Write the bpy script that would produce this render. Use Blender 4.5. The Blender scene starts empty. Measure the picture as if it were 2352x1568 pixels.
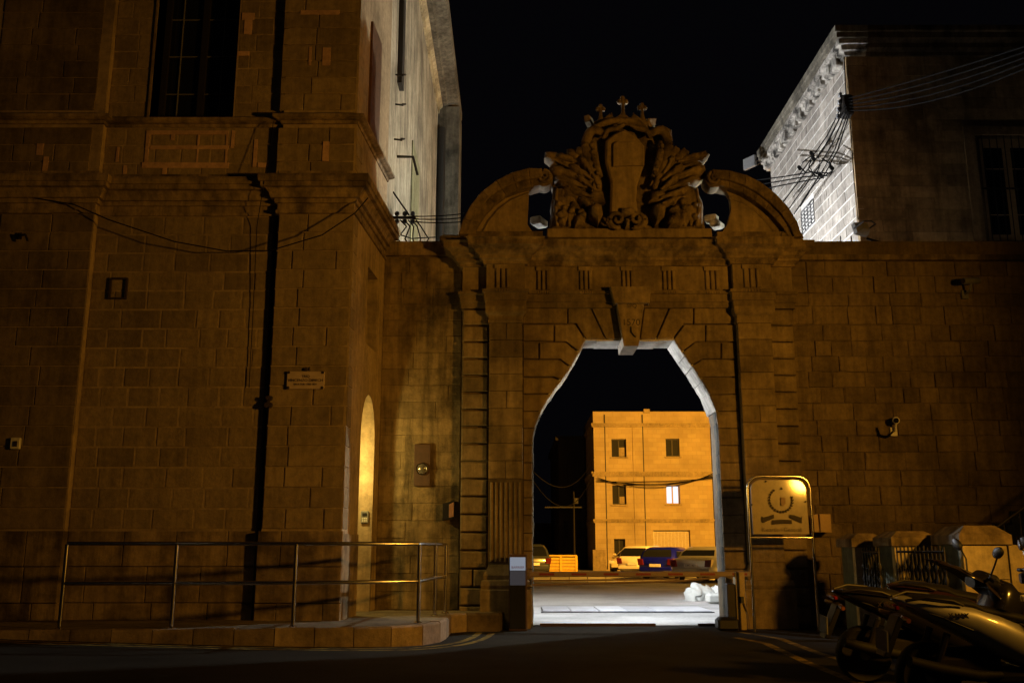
import bpy, math, random
from mathutils import Vector, Matrix, noise
rnd = random.Random(7)
S = bpy.context.scene
COL = S.collection
R = math.radians
# ------------------------------------------------------------------ camera
PITCH = math.atan(478 / 2200.0)
CAM_Z = 1.25
cam_d = bpy.data.cameras.new('camera'); cam = bpy.data.objects.new('camera', cam_d); COL.objects.link(cam)
cam.location = (0, 0, CAM_Z); cam.rotation_euler = (math.pi / 2 + PITCH, 0, 0)
cam_d.sensor_width = 36; cam_d.lens = 36 * 2200 / 2352.0; cam_d.clip_end = 2000; cam_d.clip_start = 0.05
S.camera = cam
# ------------------------------------------------------------------ world: night sky
w = bpy.data.worlds.new('World'); S.world = w; w.use_nodes = True
nt = w.node_tree; bg = nt.nodes['Background']
sky = nt.nodes.new('ShaderNodeTexSky'); sky.sky_type = 'NISHITA'; sky.sun_disc = False
sky.sun_elevation = R(-6); sky.sun_rotation = R(200)
ad = nt.nodes.new('ShaderNodeMix'); ad.data_type = 'RGBA'; ad.blend_type = 'ADD'; ad.inputs[0].default_value = 1
nt.links.new(sky.outputs[0], ad.inputs[6]); ad.inputs[7].default_value = (.016, .015, .022, 1)   # faint town glow
nt.links.new(ad.outputs[2], bg.inputs[0]); bg.inputs[1].default_value = 0.07
S.view_settings.view_transform = 'Standard'; S.view_settings.look = 'None'
S.view_settings.exposure = 0; S.view_settings.gamma = 1; S.view_settings.use_curve_mapping = False
try:
    S.cycles.use_denoising = True; S.cycles.denoiser = 'OPENIMAGEDENOISE'
    S.cycles.sample_clamp_indirect = 3.0; S.cycles.max_bounces = 5
except Exception: pass
# lamp settings (the lamps themselves are built with their fixtures below)
SODIUM = (1.0, 0.445, 0.04)
STREET_W = 2550; STREET_POS = (8.0, 6.0, 3.75)
YARD_W = 50000
FLOOD_W = 11500; COOL = (0.92, 0.95, 1.0); WARMW = (1.0, .99, .84)

# ------------------------------------------------------------------ picture-to-place helpers
cp, sp_ = math.cos(PITCH), math.sin(PITCH)
def P(px, py, Y):
    x = (px - 1176) / 2200.0; u = (784.2 - py) / 2200.0
    d = Vector((x, cp - u * sp_, sp_ + u * cp)); t = Y / d.y
    return Vector((d.x * t, Y, CAM_Z + d.z * t))
def PZ(px, py, z):
    x = (px - 1176) / 2200.0; u = (784.2 - py) / 2200.0
    d = Vector((x, cp - u * sp_, sp_ + u * cp)); t = (z - CAM_Z) / d.z
    return Vector((d.x * t, d.y * t, z))
def Z7(a, b): return (1029 + a * .36719, 532.9 + b * .36727)
def Z3(a, b): return (1010.6 + a * .39063, 183.75 + b * .39063)

# ------------------------------------------------------------------ materials
def newmat(name):
    m = bpy.data.materials.new(name); m.use_nodes = True
    n = m.node_tree.nodes; b = n['Principled BSDF']
    return m, n, m.node_tree.links, b
def ramp(n, l, src, stops):
    r = n.new('ShaderNodeValToRGB'); e = r.color_ramp.elements
    while len(e) < len(stops): e.new(.5)
    for k, (p, c) in enumerate(stops):
        e[k].position = p; e[k].color = (c[0], c[1], c[2], 1) if not isinstance(c, (int, float)) else (c, c, c, 1)
    l.new(src, r.inputs[0]); return r.outputs[0]
def tex(n, l, scale, detail=4, rough=.55, stretch=None, off=0):
    g = n.new('ShaderNodeNewGeometry'); mp = n.new('ShaderNodeMapping')
    l.new(g.outputs['Position'], mp.inputs[0])
    mp.inputs['Location'].default_value = (off, off * .7, off * 1.3)
    if stretch: mp.inputs['Scale'].default_value = stretch
    t = n.new('ShaderNodeTexNoise'); t.inputs['Scale'].default_value = scale
    t.inputs['Detail'].default_value = detail; t.inputs['Roughness'].default_value = rough
    l.new(mp.outputs[0], t.inputs[0]); return t.outputs[0]
def mult(n, l, a, b, fac=1.0, mode='MULTIPLY'):
    m = n.new('ShaderNodeMix'); m.data_type = 'RGBA'; m.blend_type = mode
    m.inputs[0].default_value = fac if isinstance(fac, (int, float)) else 1
    if not isinstance(fac, (int, float)): l.new(fac, m.inputs[0])
    for v, k in ((a, 6), (b, 7)):
        if isinstance(v, (tuple, list)): m.inputs[k].default_value = (v[0], v[1], v[2], 1)
        else: l.new(v, m.inputs[k])
    return m.outputs[2]
def stone_mat(name, col, dark=.45, blotch=.9, var=.35, streak=.35, bump=.5, fine=9, rough=.92, off=0):
    m, n, l, b = newmat(name)
    oi = n.new('ShaderNodeObjectInfo')
    v = ramp(n, l, oi.outputs['Random'], [(0, 1 - var), (.5, 1.0), (1, 1 + var * .5)])
    c = mult(n, l, col, v)
    t1 = ramp(n, l, tex(n, l, blotch, 6, .62, off=off), [(.36, dark), (.56, 1.0), (.75, 1.12)])
    c = mult(n, l, c, t1)
    t2 = ramp(n, l, tex(n, l, 2.2, 5, .65, (3.2, 3.2, .28), off + 3), [(.34, 1 - streak), (.6, 1.0)])
    c = mult(n, l, c, t2)
    t3n = tex(n, l, fine, 5, .7, off=off + 7)
    t3 = ramp(n, l, t3n, [(.3, .72), (.62, 1.1)])
    c = mult(n, l, c, t3)
    l.new(c, b.inputs['Base Color']); b.inputs['Roughness'].default_value = rough
    b.inputs['Specular IOR Level'].default_value = .2
    bp = n.new('ShaderNodeBump'); bp.inputs['Strength'].default_value = bump; bp.inputs['Distance'].default_value = .03
    l.new(tex(n, l, fine * 1.6, 6, .75, off=off + 1), bp.inputs['Height']); l.new(bp.outputs[0], b.inputs['Normal'])
    return m
def plain(name, col, rough=.5, metal=0, noise_amt=.2, scale=14, bump=0, spec=.5, coat=0):
    m, n, l, b = newmat(name)
    if noise_amt:
        t = ramp(n, l, tex(n, l, scale, 4, .6), [(.3, 1 - noise_amt), (.7, 1 + noise_amt * .4)])
        l.new(mult(n, l, col, t), b.inputs['Base Color'])
    else: b.inputs['Base Color'].default_value = (*col, 1)
    b.inputs['Roughness'].default_value = rough; b.inputs['Metallic'].default_value = metal
    b.inputs['Specular IOR Level'].default_value = spec
    if coat: b.inputs['Coat Weight'].default_value = coat; b.inputs['Coat Roughness'].default_value = .06
    if bump:
        bp = n.new('ShaderNodeBump'); bp.inputs['Strength'].default_value = bump; bp.inputs['Distance'].default_value = .02
        l.new(tex(n, l, scale * 2, 5, .7), bp.inputs['Height']); l.new(bp.outputs[0], b.inputs['Normal'])
    return m
def emit(name, col, s):
    m, n, l, b = newmat(name)
    b.inputs['Base Color'].default_value = (.02, .02, .02, 1)
    b.inputs['Emission Color'].default_value = (*col, 1); b.inputs['Emission Strength'].default_value = s
    return m
MT = {}
MT['left'] = stone_mat('left_limestone', (.33, .255, .165), dark=.78, var=.22, streak=.25, bump=.5, off=1)
MT['left_dark'] = stone_mat('dimmed_limestone', (.23, .175, .115), dark=.55, var=.28, streak=.3, bump=.35, off=3)  # darker copy of the left limestone; light falloff put into the colour
MT['left_joint'] = stone_mat('left_pointing', (.41, .315, .22), dark=.6, var=0, streak=.2, bump=.3, off=2)
MT['pink'] = stone_mat('pink_repointing', (.62, .40, .32), dark=.7, var=.1, streak=.1, bump=.3, off=4)
MT['left_trim'] = stone_mat('left_moulding_stone', (.36, .27, .17), dark=.35, var=.1, streak=.5, blotch=1.4, off=6)
MT['gate'] = stone_mat('gateway_limestone', (.285, .215, .127), dark=.5, var=.22, streak=.35, bump=.55, off=11)
MT['gate_core'] = stone_mat('gateway_joint', (.20, .15, .09), dark=.5, var=0, off=12)
MT['carve'] = stone_mat('carved_limestone', (.255, .19, .112), dark=.38, var=.2, streak=.45, blotch=2.6, bump=1.0, fine=10, off=15)
MT['wall'] = stone_mat('wall_limestone', (.215, .16, .092), dark=.58, var=.28, streak=.35, bump=1.0, fine=11, blotch=.9, off=21)
MT['wall_joint'] = stone_mat('wall_joint', (.20, .15, .09), dark=.5, var=0, off=22)
MT['lwall'] = stone_mat('render_worn_limestone', (.30, .225, .125), dark=.35, var=.2, streak=.55, bump=.8, fine=8, blotch=1.5, off=31)
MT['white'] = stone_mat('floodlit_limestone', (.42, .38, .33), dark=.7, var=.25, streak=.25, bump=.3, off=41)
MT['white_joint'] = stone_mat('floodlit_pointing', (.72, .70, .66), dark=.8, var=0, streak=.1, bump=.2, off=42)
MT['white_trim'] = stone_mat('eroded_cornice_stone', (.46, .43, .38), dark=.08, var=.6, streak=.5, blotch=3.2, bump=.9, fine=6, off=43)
MT['plaster'] = stone_mat('streaked_plaster', (.50, .46, .36), dark=.55, var=0, streak=.65, bump=.25, blotch=.8, off=51)
MT['dark_eaves'] = stone_mat('dark_eaves_stone', (.20, .18, .14), dark=.45, var=0, streak=.5, blotch=1.2, off=55)
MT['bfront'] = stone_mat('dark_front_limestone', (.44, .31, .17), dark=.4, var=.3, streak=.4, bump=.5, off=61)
MT['bfront_trim'] = stone_mat('shaded_front_cornice', (.15, .11, .07), dark=.35, var=0, streak=.6, blotch=1.6, off=63)  # front run of the cornice, its shade put into a darker colour
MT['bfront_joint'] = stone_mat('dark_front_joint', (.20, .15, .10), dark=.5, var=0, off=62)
MT['far_trim'] = stone_mat('far_trim_stone', (.42, .33, .2), dark=.7, var=0, streak=.2, bump=.2, off=71)
MT['pier'] = stone_mat('painted_pier', (.72, .60, .38), dark=.7, var=.1, streak=.25, bump=.3, off=81)
MT['kerb'] = stone_mat('kerb_stone', (.30, .23, .17), dark=.4, var=.4, streak=.2, bump=.7, off=91)
MT['pave'] = stone_mat('pavement_concrete', (.22, .18, .13), dark=.5, var=.2, streak=0, bump=.6, off=92)
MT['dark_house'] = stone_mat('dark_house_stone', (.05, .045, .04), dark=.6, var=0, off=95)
# ashlar of the far block: courses too fine to build at that distance
def far_ashlar():
    m, n, l, b = newmat('far_ashlar')
    g = n.new('ShaderNodeNewGeometry'); mp = n.new('ShaderNodeMapping'); mp.inputs['Rotation'].default_value = (R(90), 0, 0)
    l.new(g.outputs['Position'], mp.inputs[0])
    bt = n.new('ShaderNodeTexBrick'); bt.inputs['Scale'].default_value = 1
    bt.inputs['Color1'].default_value = (.50, .40, .25, 1); bt.inputs['Color2'].default_value = (.44, .34, .21, 1)
    bt.inputs['Mortar'].default_value = (.40, .31, .19, 1); bt.inputs['Mortar Size'].default_value = .012
    bt.inputs['Brick Width'].default_value = .55; bt.inputs['Row Height'].default_value = .27
    l.new(mp.outputs[0], bt.inputs['Vector'])
    c = mult(n, l, bt.outputs[0], ramp(n, l, tex(n, l, .5, 5), [(.3, .75), (.6, 1.05)]))
    l.new(c, b.inputs['Base Color']); b.inputs['Roughness'].default_value = .9
    return m
MT['far'] = far_ashlar()
def asphalt():
    m, n, l, b = newmat('asphalt')
    c = ramp(n, l, tex(n, l, 60, 3, .7), [(.3, (.010, .009, .0085)), (.7, (.028, .026, .024))])
    c = mult(n, l, c, ramp(n, l, tex(n, l, .5, 6, .6, off=5), [(.35, .6), (.65, 1.25)]))
    l.new(c, b.inputs['Base Color'])
    l.new(ramp(n, l, tex(n, l, 1.2, 4, off=9), [(.3, .8), (.7, .95)]), b.inputs['Roughness']); b.inputs['Specular IOR Level'].default_value = .15
    bp = n.new('ShaderNodeBump'); bp.inputs['Strength'].default_value = .5; bp.inputs['Distance'].default_value = .01
    l.new(tex(n, l, 90, 2), bp.inputs['Height']); l.new(bp.outputs[0], b.inputs['Normal'])
    return m
MT['asphalt'] = asphalt()
MT['yard'] = stone_mat('yard_concrete', (.30, .29, .28), dark=.55, blotch=.5, var=0, streak=0, bump=.4, fine=20, off=101)
MT['yellow_line'] = stone_mat('worn_yellow_paint', (.24, .17, .035), dark=.12, blotch=5, var=0, streak=0, bump=.2, off=105)
MT['steel'] = plain('stainless_steel', (.55, .52, .5), .22, 1, .1)
MT['steel_warm'] = plain('polished_sign_tube', (.7, .66, .6), .18, 1, .05)
MT['black'] = plain('black_plastic', (.012, .012, .014), .4, 0, .2)
MT['black_gloss'] = plain('black_gloss', (.01, .01, .012), .15, 0, .1, coat=.6)
MT['rubber'] = plain('rubber', (.008, .0075, .0075), .7, spec=.3)
MT['cable'] = plain('cable_sheath', (.005, .005, .005), .9, spec=.1)
MT['iron'] = plain('black_iron', (.02, .016, .013), .55, .3, .3)
MT['pipe'] = plain('dark_pipe', (.02, .02, .02), .6)
MT['glass_dark'] = plain('dark_glass', (.008, .009, .012), .08, 0, 0)
MT['dark_pane'] = plain('dull_dark_pane', (.008, .008, .01), .6, 0, 0, spec=.2)
MT['wood'] = plain('brown_wood', (.12, .055, .02), .6, 0, .4, 8)
MT['greybox'] = plain('grey_box', (.16, .16, .16), .5)
MT['whitebox'] = plain('white_enamel', (.7, .68, .66), .45)
MT['brownbox'] = plain('brown_enamel', (.09, .05, .035), .5)
MT['marble'] = plain('marble_plaque', (.50, .40, .36), .5, 0, .2, 9)
MT['ink'] = plain('engraved_ink', (.03, .02, .016), .7, 0, 0)
MT['frame_wood'] = plain('painted_frame', (.5, .36, .2), .6)
MT['bar_blue'] = plain('barrier_white', (.26, .19, .16), .5, 0, .15)
MT['bar_red'] = plain('barrier_red', (.22, .02, .02), .5, 0, .15)
MT['sack'] = plain('white_cloth', (.36, .36, .33), .9, 0, .12, 5, bump=.3)
MT['yellow'] = plain('yellow_plastic', (.75, .5, .03), .5, 0, .25, 6)
MT['lit_window'] = emit('lit_window', (.75, .85, 1.0), 1.1)

# ------------------------------------------------------------------ mesh helpers
W = {}
class MB:
    def __init__(s): s.v = []; s.f = []
    def add(s, vs, fs):
        o = len(s.v); s.v += [Vector(p) for p in vs]; s.f += [tuple(o + i for i in f) for f in fs]
    def box(s, c, d, rz=0):
        c = Vector(c); hx, hy, hz = d[0] / 2, d[1] / 2, d[2] / 2
        m = Matrix.Rotation(rz, 3, 'Z')
        vs = [c + m @ Vector((x * hx, y * hy, z * hz)) for z in (-1, 1) for y in (-1, 1) for x in (-1, 1)]
        s.add(vs, [(0, 1, 5, 4), (3, 2, 6, 7), (2, 0, 4, 6), (1, 3, 7, 5), (4, 5, 7, 6), (2, 3, 1, 0)]); return s
    def bx(s, x0, x1, y0, y1, z0, z1):
        return s.box(((x0 + x1) / 2, (y0 + y1) / 2, (z0 + z1) / 2), (abs(x1 - x0), abs(y1 - y0), abs(z1 - z0)))
    def cbox(s, c, d, b=.01, rz=0):
        """box with chamfered edges on all sides"""
        c = Vector(c); m = Matrix.Rotation(rz, 3, 'Z'); hx, hy, hz = d[0] / 2, d[1] / 2, d[2] / 2
        b = min(b, hx * .9, hy * .9, hz * .9)
        rings = []
        for z, i in ((-hz, b), (-hz + b, 0), (hz - b, 0), (hz, b)):
            ax, ay = hx - i, hy - i
            k = b * .6
            rings.append([c + m @ Vector((x, y, z)) for x, y in
                          ((-ax + k, -ay), (ax - k, -ay), (ax, -ay + k), (ax, ay - k), (ax - k, ay), (-ax + k, ay), (-ax, ay - k), (-ax, -ay + k))])
        return s.loft(rings, caps=True)
    def loft(s, rings, caps=True, closed=True):
        o = len(s.v); n = len(rings[0])
        for r in rings: s.v += [Vector(p) for p in r]
        for i in range(len(rings) - 1):
            for j in range(n if closed else n - 1):
                a = o + i * n + j; b_ = o + i * n + (j + 1) % n
                s.f.append((a, b_, b_ + n, a + n))
        if caps:
            s.f.append(tuple(o + j for j in range(n - 1, -1, -1)))
            s.f.append(tuple(o + (len(rings) - 1) * n + j for j in range(n)))
        return s
    def tube(s, pts, r, n=8, squash=1.0):
        pts = [Vector(p) for p in pts]; rr = r if isinstance(r, (list, tuple)) else [r] * len(pts)
        rings = []; up = Vector((0, 0, 1))
        for i, p in enumerate(pts):
            t = (pts[min(i + 1, len(pts) - 1)] - pts[max(i - 1, 0)]).normalized()
            a = t.cross(up)
            if a.length < .05: a = t.cross(Vector((0, 1, 0)))
            a.normalize(); b = t.cross(a).normalized()
            rings.append([p + (a * math.cos(q) + b * math.sin(q) * squash) * rr[i] for q in [2 * math.pi * k / n for k in range(n)]])
        return s.loft(rings)
    def lathe(s, prof, c, axis='Z', n=16):
        c = Vector(c); rings = []
        for r, h in prof:
            ring = []
            for k in range(n):
                q = 2 * math.pi * k / n; a, b = r * math.cos(q), r * math.sin(q)
                ring.append(c + (Vector((a, b, h)) if axis == 'Z' else Vector((a, h, b)) if axis == 'Y' else Vector((h, a, b))))
            rings.append(ring)
        return s.loft(rings)
    def prism(s, poly, fr, d0, d1, ch=0):
        """poly in (u,z) of frame fr=(origin,U,N); from depth d0 (front, along N) to d1"""
        o, U, N = fr
        if area(poly) < 0: poly = poly[::-1]
        n = len(poly)
        def q(pl, d): return [o + U * u + N * d + Vector((0, 0, z)) for u, z in pl]
        if ch:
            inner = inset(poly, ch)
            s.loft([q(poly, d1), q(poly, d0 - ch), q(inner, d0)])
        else: s.loft([q(poly, d1), q(poly, d0)])
        return s
    def pillow(s, poly, y0, h, steps=4, jit=0, sc=6):
        """poly of world (x,z); rises from y0 towards the viewer (-y) by h"""
        if area(poly) < 0: poly = poly[::-1]
        cx = sum(p[0] for p in poly) / len(poly); cz = sum(p[1] for p in poly) / len(poly)
        rings = [[(x, y0 + .25, z) for x, z in poly]]
        for k in range(steps + 1):
            a = k / steps * math.pi / 2; f = max(.06, math.cos(a) * .95 + .05 * (k == 0)); d = math.sin(a) * h
            ring = []
            for x, z in poly:
                X, Zz = cx + (x - cx) * f, cz + (z - cz) * f
                nn = noise.noise(Vector((X * sc, y0 * sc + 3, Zz * sc))) * jit
                ring.append((X + nn * .5, y0 - d + nn, Zz + nn * .5))
            rings.append(ring)
        return s.loft(rings)
    def sweep(s, prof, path, closed=False):
        """prof: list of (out,z); path: list of (x,y); outward = right of travel"""
        n = len(path); rings = []
        for i, (x, y) in enumerate(path):
            d0 = Vector((path[i][0] - path[i - 1][0], path[i][1] - path[i - 1][1])).normalized() if i > 0 else None
            d1 = Vector((path[i + 1][0] - x, path[i + 1][1] - y)).normalized() if i < n - 1 else None
            if d0 is None: d0 = d1
            if d1 is None: d1 = d0
            n0 = Vector((d0.y, -d0.x)); n1 = Vector((d1.y, -d1.x)); m = (n0 + n1)
            m = m / max(.2, (m.length_squared / 2)) if m.length > .01 else n0
            rings.append([(x + m.x * o, y + m.y * o, z) for o, z in prof])
        return s.loft(rings)
    def displace(s, amt, sc=5, seed=0):
        for i, p in enumerate(s.v):
            q = p * sc + Vector((seed, seed * 2, 0))
            s.v[i] = p + noise.noise_vector(q) * amt
        return s
    def build(s, name, mat, parent=None, smooth=False, kind=None, origin=None, ang=40):
        lo = Vector((min(p.x for p in s.v), min(p.y for p in s.v), min(p.z for p in s.v)))
        hi = Vector((max(p.x for p in s.v), max(p.y for p in s.v), max(p.z for p in s.v)))
        c = Vector(origin) if origin is not None else Vector(((lo.x + hi.x) / 2, (lo.y + hi.y) / 2, lo.z if parent is None else (lo.z + hi.z) / 2))
        me = bpy.data.meshes.new(name); me.from_pydata([p - c for p in s.v], [], s.f)
        me.validate(); me.update()
        import bmesh
        bm = bmesh.new(); bm.from_mesh(me); bmesh.ops.recalc_face_normals(bm, faces=bm.faces); bm.to_mesh(me); bm.free()
        me.materials.append(MT[mat] if isinstance(mat, str) else mat)
        if smooth:
            me.polygons.foreach_set('use_smooth', [True] * len(me.polygons))
            try: me.set_sharp_from_angle(angle=R(ang))
            except Exception: pass
        o = bpy.data.objects.new(name, me); COL.objects.link(o)
        pw = W[parent.name] if parent else Vector((0, 0, 0))
        o.parent = parent; o.location = c - pw; W[o.name] = c
        if kind: o['kind'] = kind
        return o
def area(p): return sum(p[i][0] * p[(i + 1) % len(p)][1] - p[(i + 1) % len(p)][0] * p[i][1] for i in range(len(p))) / 2
def inset(poly, d):
    n = len(poly); out = []
    for i in range(n):
        a = Vector(poly[i - 1]); b = Vector(poly[i]); c = Vector(poly[(i + 1) % n])
        e0 = (b - a).normalized(); e1 = (c - b).normalized()
        n0 = Vector((-e0.y, e0.x)); n1 = Vector((-e1.y, e1.x)); m = n0 + n1
        m = m / max(.35, m.length_squared / 2) if m.length > .01 else n0
        out.append((b.x + m.x * d, b.y + m.y * d))
    return out
def thing(name, label, cat, loc=(0, 0, 0), group=None):
    o = bpy.data.objects.new(name, None); COL.objects.link(o); o.location = loc
    o.empty_display_size = .2; W[o.name] = Vector(loc)
    o['label'] = label; o['category'] = cat
    if group: o['group'] = group
    return o
def tag(o, label, cat, group=None):
    o['label'] = label; o['category'] = cat
    if group: o['group'] = group
    return o
def struct(o): o['kind'] = 'structure'; return o
FRONT = lambda Y: (Vector((0, Y, 0)), Vector((1, 0, 0)), Vector((0, -1, 0)))   # wall facing the street
def pxpoly(pts, Y): return [(P(a, b, Y).x, P(a, b, Y).z) for a, b in pts]
def text_obj(name, txt, size, loc, mat, parent, rot=(math.pi / 2, 0, 0), ext=.002, sx=1):
    cu = bpy.data.curves.new(name, 'FONT'); cu.body = txt; cu.size = size; cu.align_x = 'CENTER'; cu.align_y = 'CENTER'; cu.extrude = ext
    tmp = bpy.data.objects.new('tmp_text', cu); COL.objects.link(tmp)
    dg = bpy.context.evaluated_depsgraph_get(); me = bpy.data.meshes.new_from_object(tmp.evaluated_get(dg))
    bpy.data.objects.remove(tmp); bpy.data.curves.remove(cu)
    me.name = name; me.materials.clear(); me.materials.append(MT[mat])
    o = bpy.data.objects.new(name, me); COL.objects.link(o); o.parent = parent
    o.location = Vector(loc) - W[parent.name]; o.rotation_euler = rot; o.scale = (sx, 1, 1); W[o.name] = Vector(loc)
    return o
# stones: each block an object, alike blocks share a mesh
SM = {}
def stone_mesh(w_, h_, d, ch, rough, mat):
    k = (round(w_, 2), round(h_, 2), d, ch, mat, rnd.randrange(3))
    if k in SM: return SM[k], k
    w2, h2 = k[0] / 2, k[1] / 2; j = lambda: rnd.uniform(-rough, rough)
    v = [(-w2, d / 2, -h2), (w2, d / 2, -h2), (w2, d / 2, h2), (-w2, d / 2, h2)]
    v += [(x + j() * .5, -d / 2 + ch, z + j() * .5) for x, z in ((-w2, -h2), (w2, -h2), (w2, h2), (-w2, h2))]
    v += [(x + j(), -d / 2 + j() * .4, z + j()) for x, z in ((-w2 + ch, -h2 + ch), (w2 - ch, -h2 + ch), (w2 - ch, h2 - ch), (-w2 + ch, h2 - ch))]
    f = [(8, 9, 10, 11)]
    for a in (0, 4):
        for i in range(4): f.append((a + i, a + (i + 1) % 4, a + 4 + (i + 1) % 4, a + 4 + i))
    me = bpy.data.meshes.new('stone'); me.from_pydata(v, [], f); me.update(); me.materials.append(MT[mat]); SM[k] = me
    return me, k
def stone(parent, mat, c, w_, h_, d=.12, ch=.008, rough=.004, rz=0, name='stone'):
    me, k = stone_mesh(w_, h_, d, ch, rough, mat)
    o = bpy.data.objects.new(name, me); COL.objects.link(o); o.parent = parent
    o.location = Vector(c) - W[parent.name]; o.rotation_euler = (0, 0, rz)
    o.scale = (w_ / k[0], 1, h_ / k[1]); W[o.name] = Vector(c); return o
def ashlar(parent, mat, fr, u0, u1, z0, z1, h, wl, wh, gap=.014, d=.12, proud=.02, ch=.008, rough=.004, holes=(), skip=None, vary=0):
    """lay courses of stones on the wall frame fr; proud = how far the face stands before the core"""
    o, U, N = fr; rz = math.atan2(U.y, U.x)
    nrow = max(1, round((z1 - z0) / h)); hh = (z1 - z0) / nrow; cnt = 0
    zc = [z0] + [z0 + r * hh + rnd.uniform(-vary, vary) * hh for r in range(1, nrow)] + [z1]
    for r in range(nrow):
        za, zb = zc[r], zc[r + 1]; iv = [(u0, u1)]
        for a, b, c, e in holes:
            if min(zb, e) - max(za, c) > .12 * hh:
                nv = []
                for s_, t_ in iv:
                    if b <= s_ or a >= t_: nv.append((s_, t_)); continue
                    if a > s_ + .02: nv.append((s_, a))
                    if b < t_ - .02: nv.append((b, t_))
                iv = nv
        for s_, t_ in iv:
            u = s_; first = True
            while u < t_ - .01:
                ww = rnd.uniform(wl, wh) * (rnd.uniform(.45, 1) if first else 1); first = False
                if t_ - (u + ww) < wl * .45: ww = t_ - u
                if skip is None or not skip(u + ww / 2, (za + zb) / 2):
                    hv = zb - za - gap; c = o + U * (u + ww / 2) + N * (proud - d / 2 + rnd.uniform(-rough, rough)) + Vector((0, 0, (za + zb) / 2))
                    stone(parent, mat, c, max(.03, ww - gap), hv, d, ch, rough, rz); cnt += 1
                u += ww
    return cnt
def arc(c, r, a0, a1, n):
    return [(c[0] + r * math.cos(a0 + (a1 - a0) * i / n), c[1] + r * math.sin(a0 + (a1 - a0) * i / n)) for i in range(n + 1)]
def sag(a, b, drop, n=10):
    a, b = Vector(a), Vector(b); out = []
    for i in range(n + 1):
        t = i / n; p = a.lerp(b, t); p.z -= drop * 4 * t * (1 - t); out.append(p)
    return out
def spot(name, loc, target, watts, col, size, blend, rad, parent=None):
    l = bpy.data.lights.new(name, 'SPOT'); l.energy = watts; l.color = col; l.spot_size = size; l.spot_blend = blend; l.shadow_soft_size = rad
    o = bpy.data.objects.new(name, l); COL.objects.link(o); o.location = loc
    o.rotation_euler = (Vector(target) - Vector(loc)).to_track_quat('-Z', 'Y').to_euler()
    if parent: o.parent = parent; o.location = Vector(loc) - W[parent.name]
    return o
def point(name, loc, watts, col, rad, parent=None):
    l = bpy.data.lights.new(name, 'POINT'); l.energy = watts; l.color = col; l.shadow_soft_size = rad
    o = bpy.data.objects.new(name, l); COL.objects.link(o); o.location = loc
    if parent: o.parent = parent; o.location = Vector(loc) - W[parent.name]
    return o
# ================================================================== GROUND
def road_z(x, y): return max(0.0, (-x - 1.3) * .034) if y < 17 else 0.0
def sheet(name, xs, ys, zf, mat):
    m = MB(); nx = len(xs)
    m.v = [Vector((x, y, zf(x, y))) for y in ys for x in xs]
    m.f = [(j * nx + i, j * nx + i + 1, (j + 1) * nx + i + 1, (j + 1) * nx + i) for j in range(len(ys) - 1) for i in range(nx - 1)]
    return struct(m.build(name, mat, smooth=True))
xs = [-400, -60, -20] + [-12 + i * .25 for i in range(49)] + [2, 6, 12, 20, 60, 400]
sheet('road', xs, [-400, -60, -20, -8, 0, 6, 10, 13, 15, 16.75], lambda x, y: road_z(max(x, -12), 0), 'asphalt')
sheet('yard', [-400, -60, -5, 0, 5, 15, 60, 400], [16.754, 20, 26, 40, 70, 140, 500], lambda x, y: 0.012, 'yard')
# pavement with kerb stones
PT = .27
kp = [(-14, 12.3), (-9, 12.3), (-6.5, 12.36), (-4.5, 12.48), (-3.2, 12.62), (-2.3, 12.82), (-1.7, 13.02), (-1.3, 13.26), (-1.06, 13.6), (-.96, 14.0), (-.94, 14.6), (-.94, 15.62), (-.12, 15.64), (-.12, 16.2)]
def chaikin(p):
    o = [p[0]]
    for a, b in zip(p, p[1:]): o += [(a[0] * .75 + b[0] * .25, a[1] * .75 + b[1] * .25), (a[0] * .25 + b[0] * .75, a[1] * .25 + b[1] * .75)]
    return o + [p[-1]]
kp = chaikin(chaikin(kp[:11])) + kp[11:]
m = MB(); top = kp + [(-.12, 16.6), (-14, 16.6)]
n = len(top)
m.loft([[(x, y, -.3) for x, y in inset(top, .12)], [(x, y, PT) for x, y in inset(top, .12)]])
pav = struct(m.build('pavement', 'pave'))
def resample(path, step):
    out = [Vector(path[0])]; acc = 0
    for a, b in zip(path, path[1:]):
        a, b = Vector(a), Vector(b); L = (b - a).length; d = step - acc
        while d < L: out.append(a.lerp(b, d / L)); d += step
        acc = (acc + L) % step if L >= step - acc else acc + L
    out.append(Vector(path[-1])); return out
kk = resample([(p[0], p[1]) for p in kp], .5)
for a, b in zip(kk, kk[1:]):
    d = b - a
    if d.length < .2: continue
    nrm = Vector((-d.y, d.x)).normalized(); g = d.normalized() * .006
    o0, o1 = a + g, b - g; i0, i1 = o0 + nrm * .16, o1 + nrm * .16; e = .02
    jz = rnd.uniform(-.008, .008)
    q = lambda p, z: (p.x, p.y, z)
    mb = MB(); mb.loft([[q(o0, -.2), q(o1, -.2), q(i1, -.2), q(i0, -.2)], [q(o0, PT - .02 + jz), q(o1, PT - .02 + jz), q(i1, PT + jz), q(i0, PT + jz)],
                        [q(o0 + nrm * e, PT + .006 + jz), q(o1 + nrm * e, PT + .006 + jz), q(i1 - nrm * .01, PT + .006 + jz), q(i0 - nrm * .01, PT + .006 + jz)]])
    mb.build('kerb_stone', 'kerb', pav)
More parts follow.
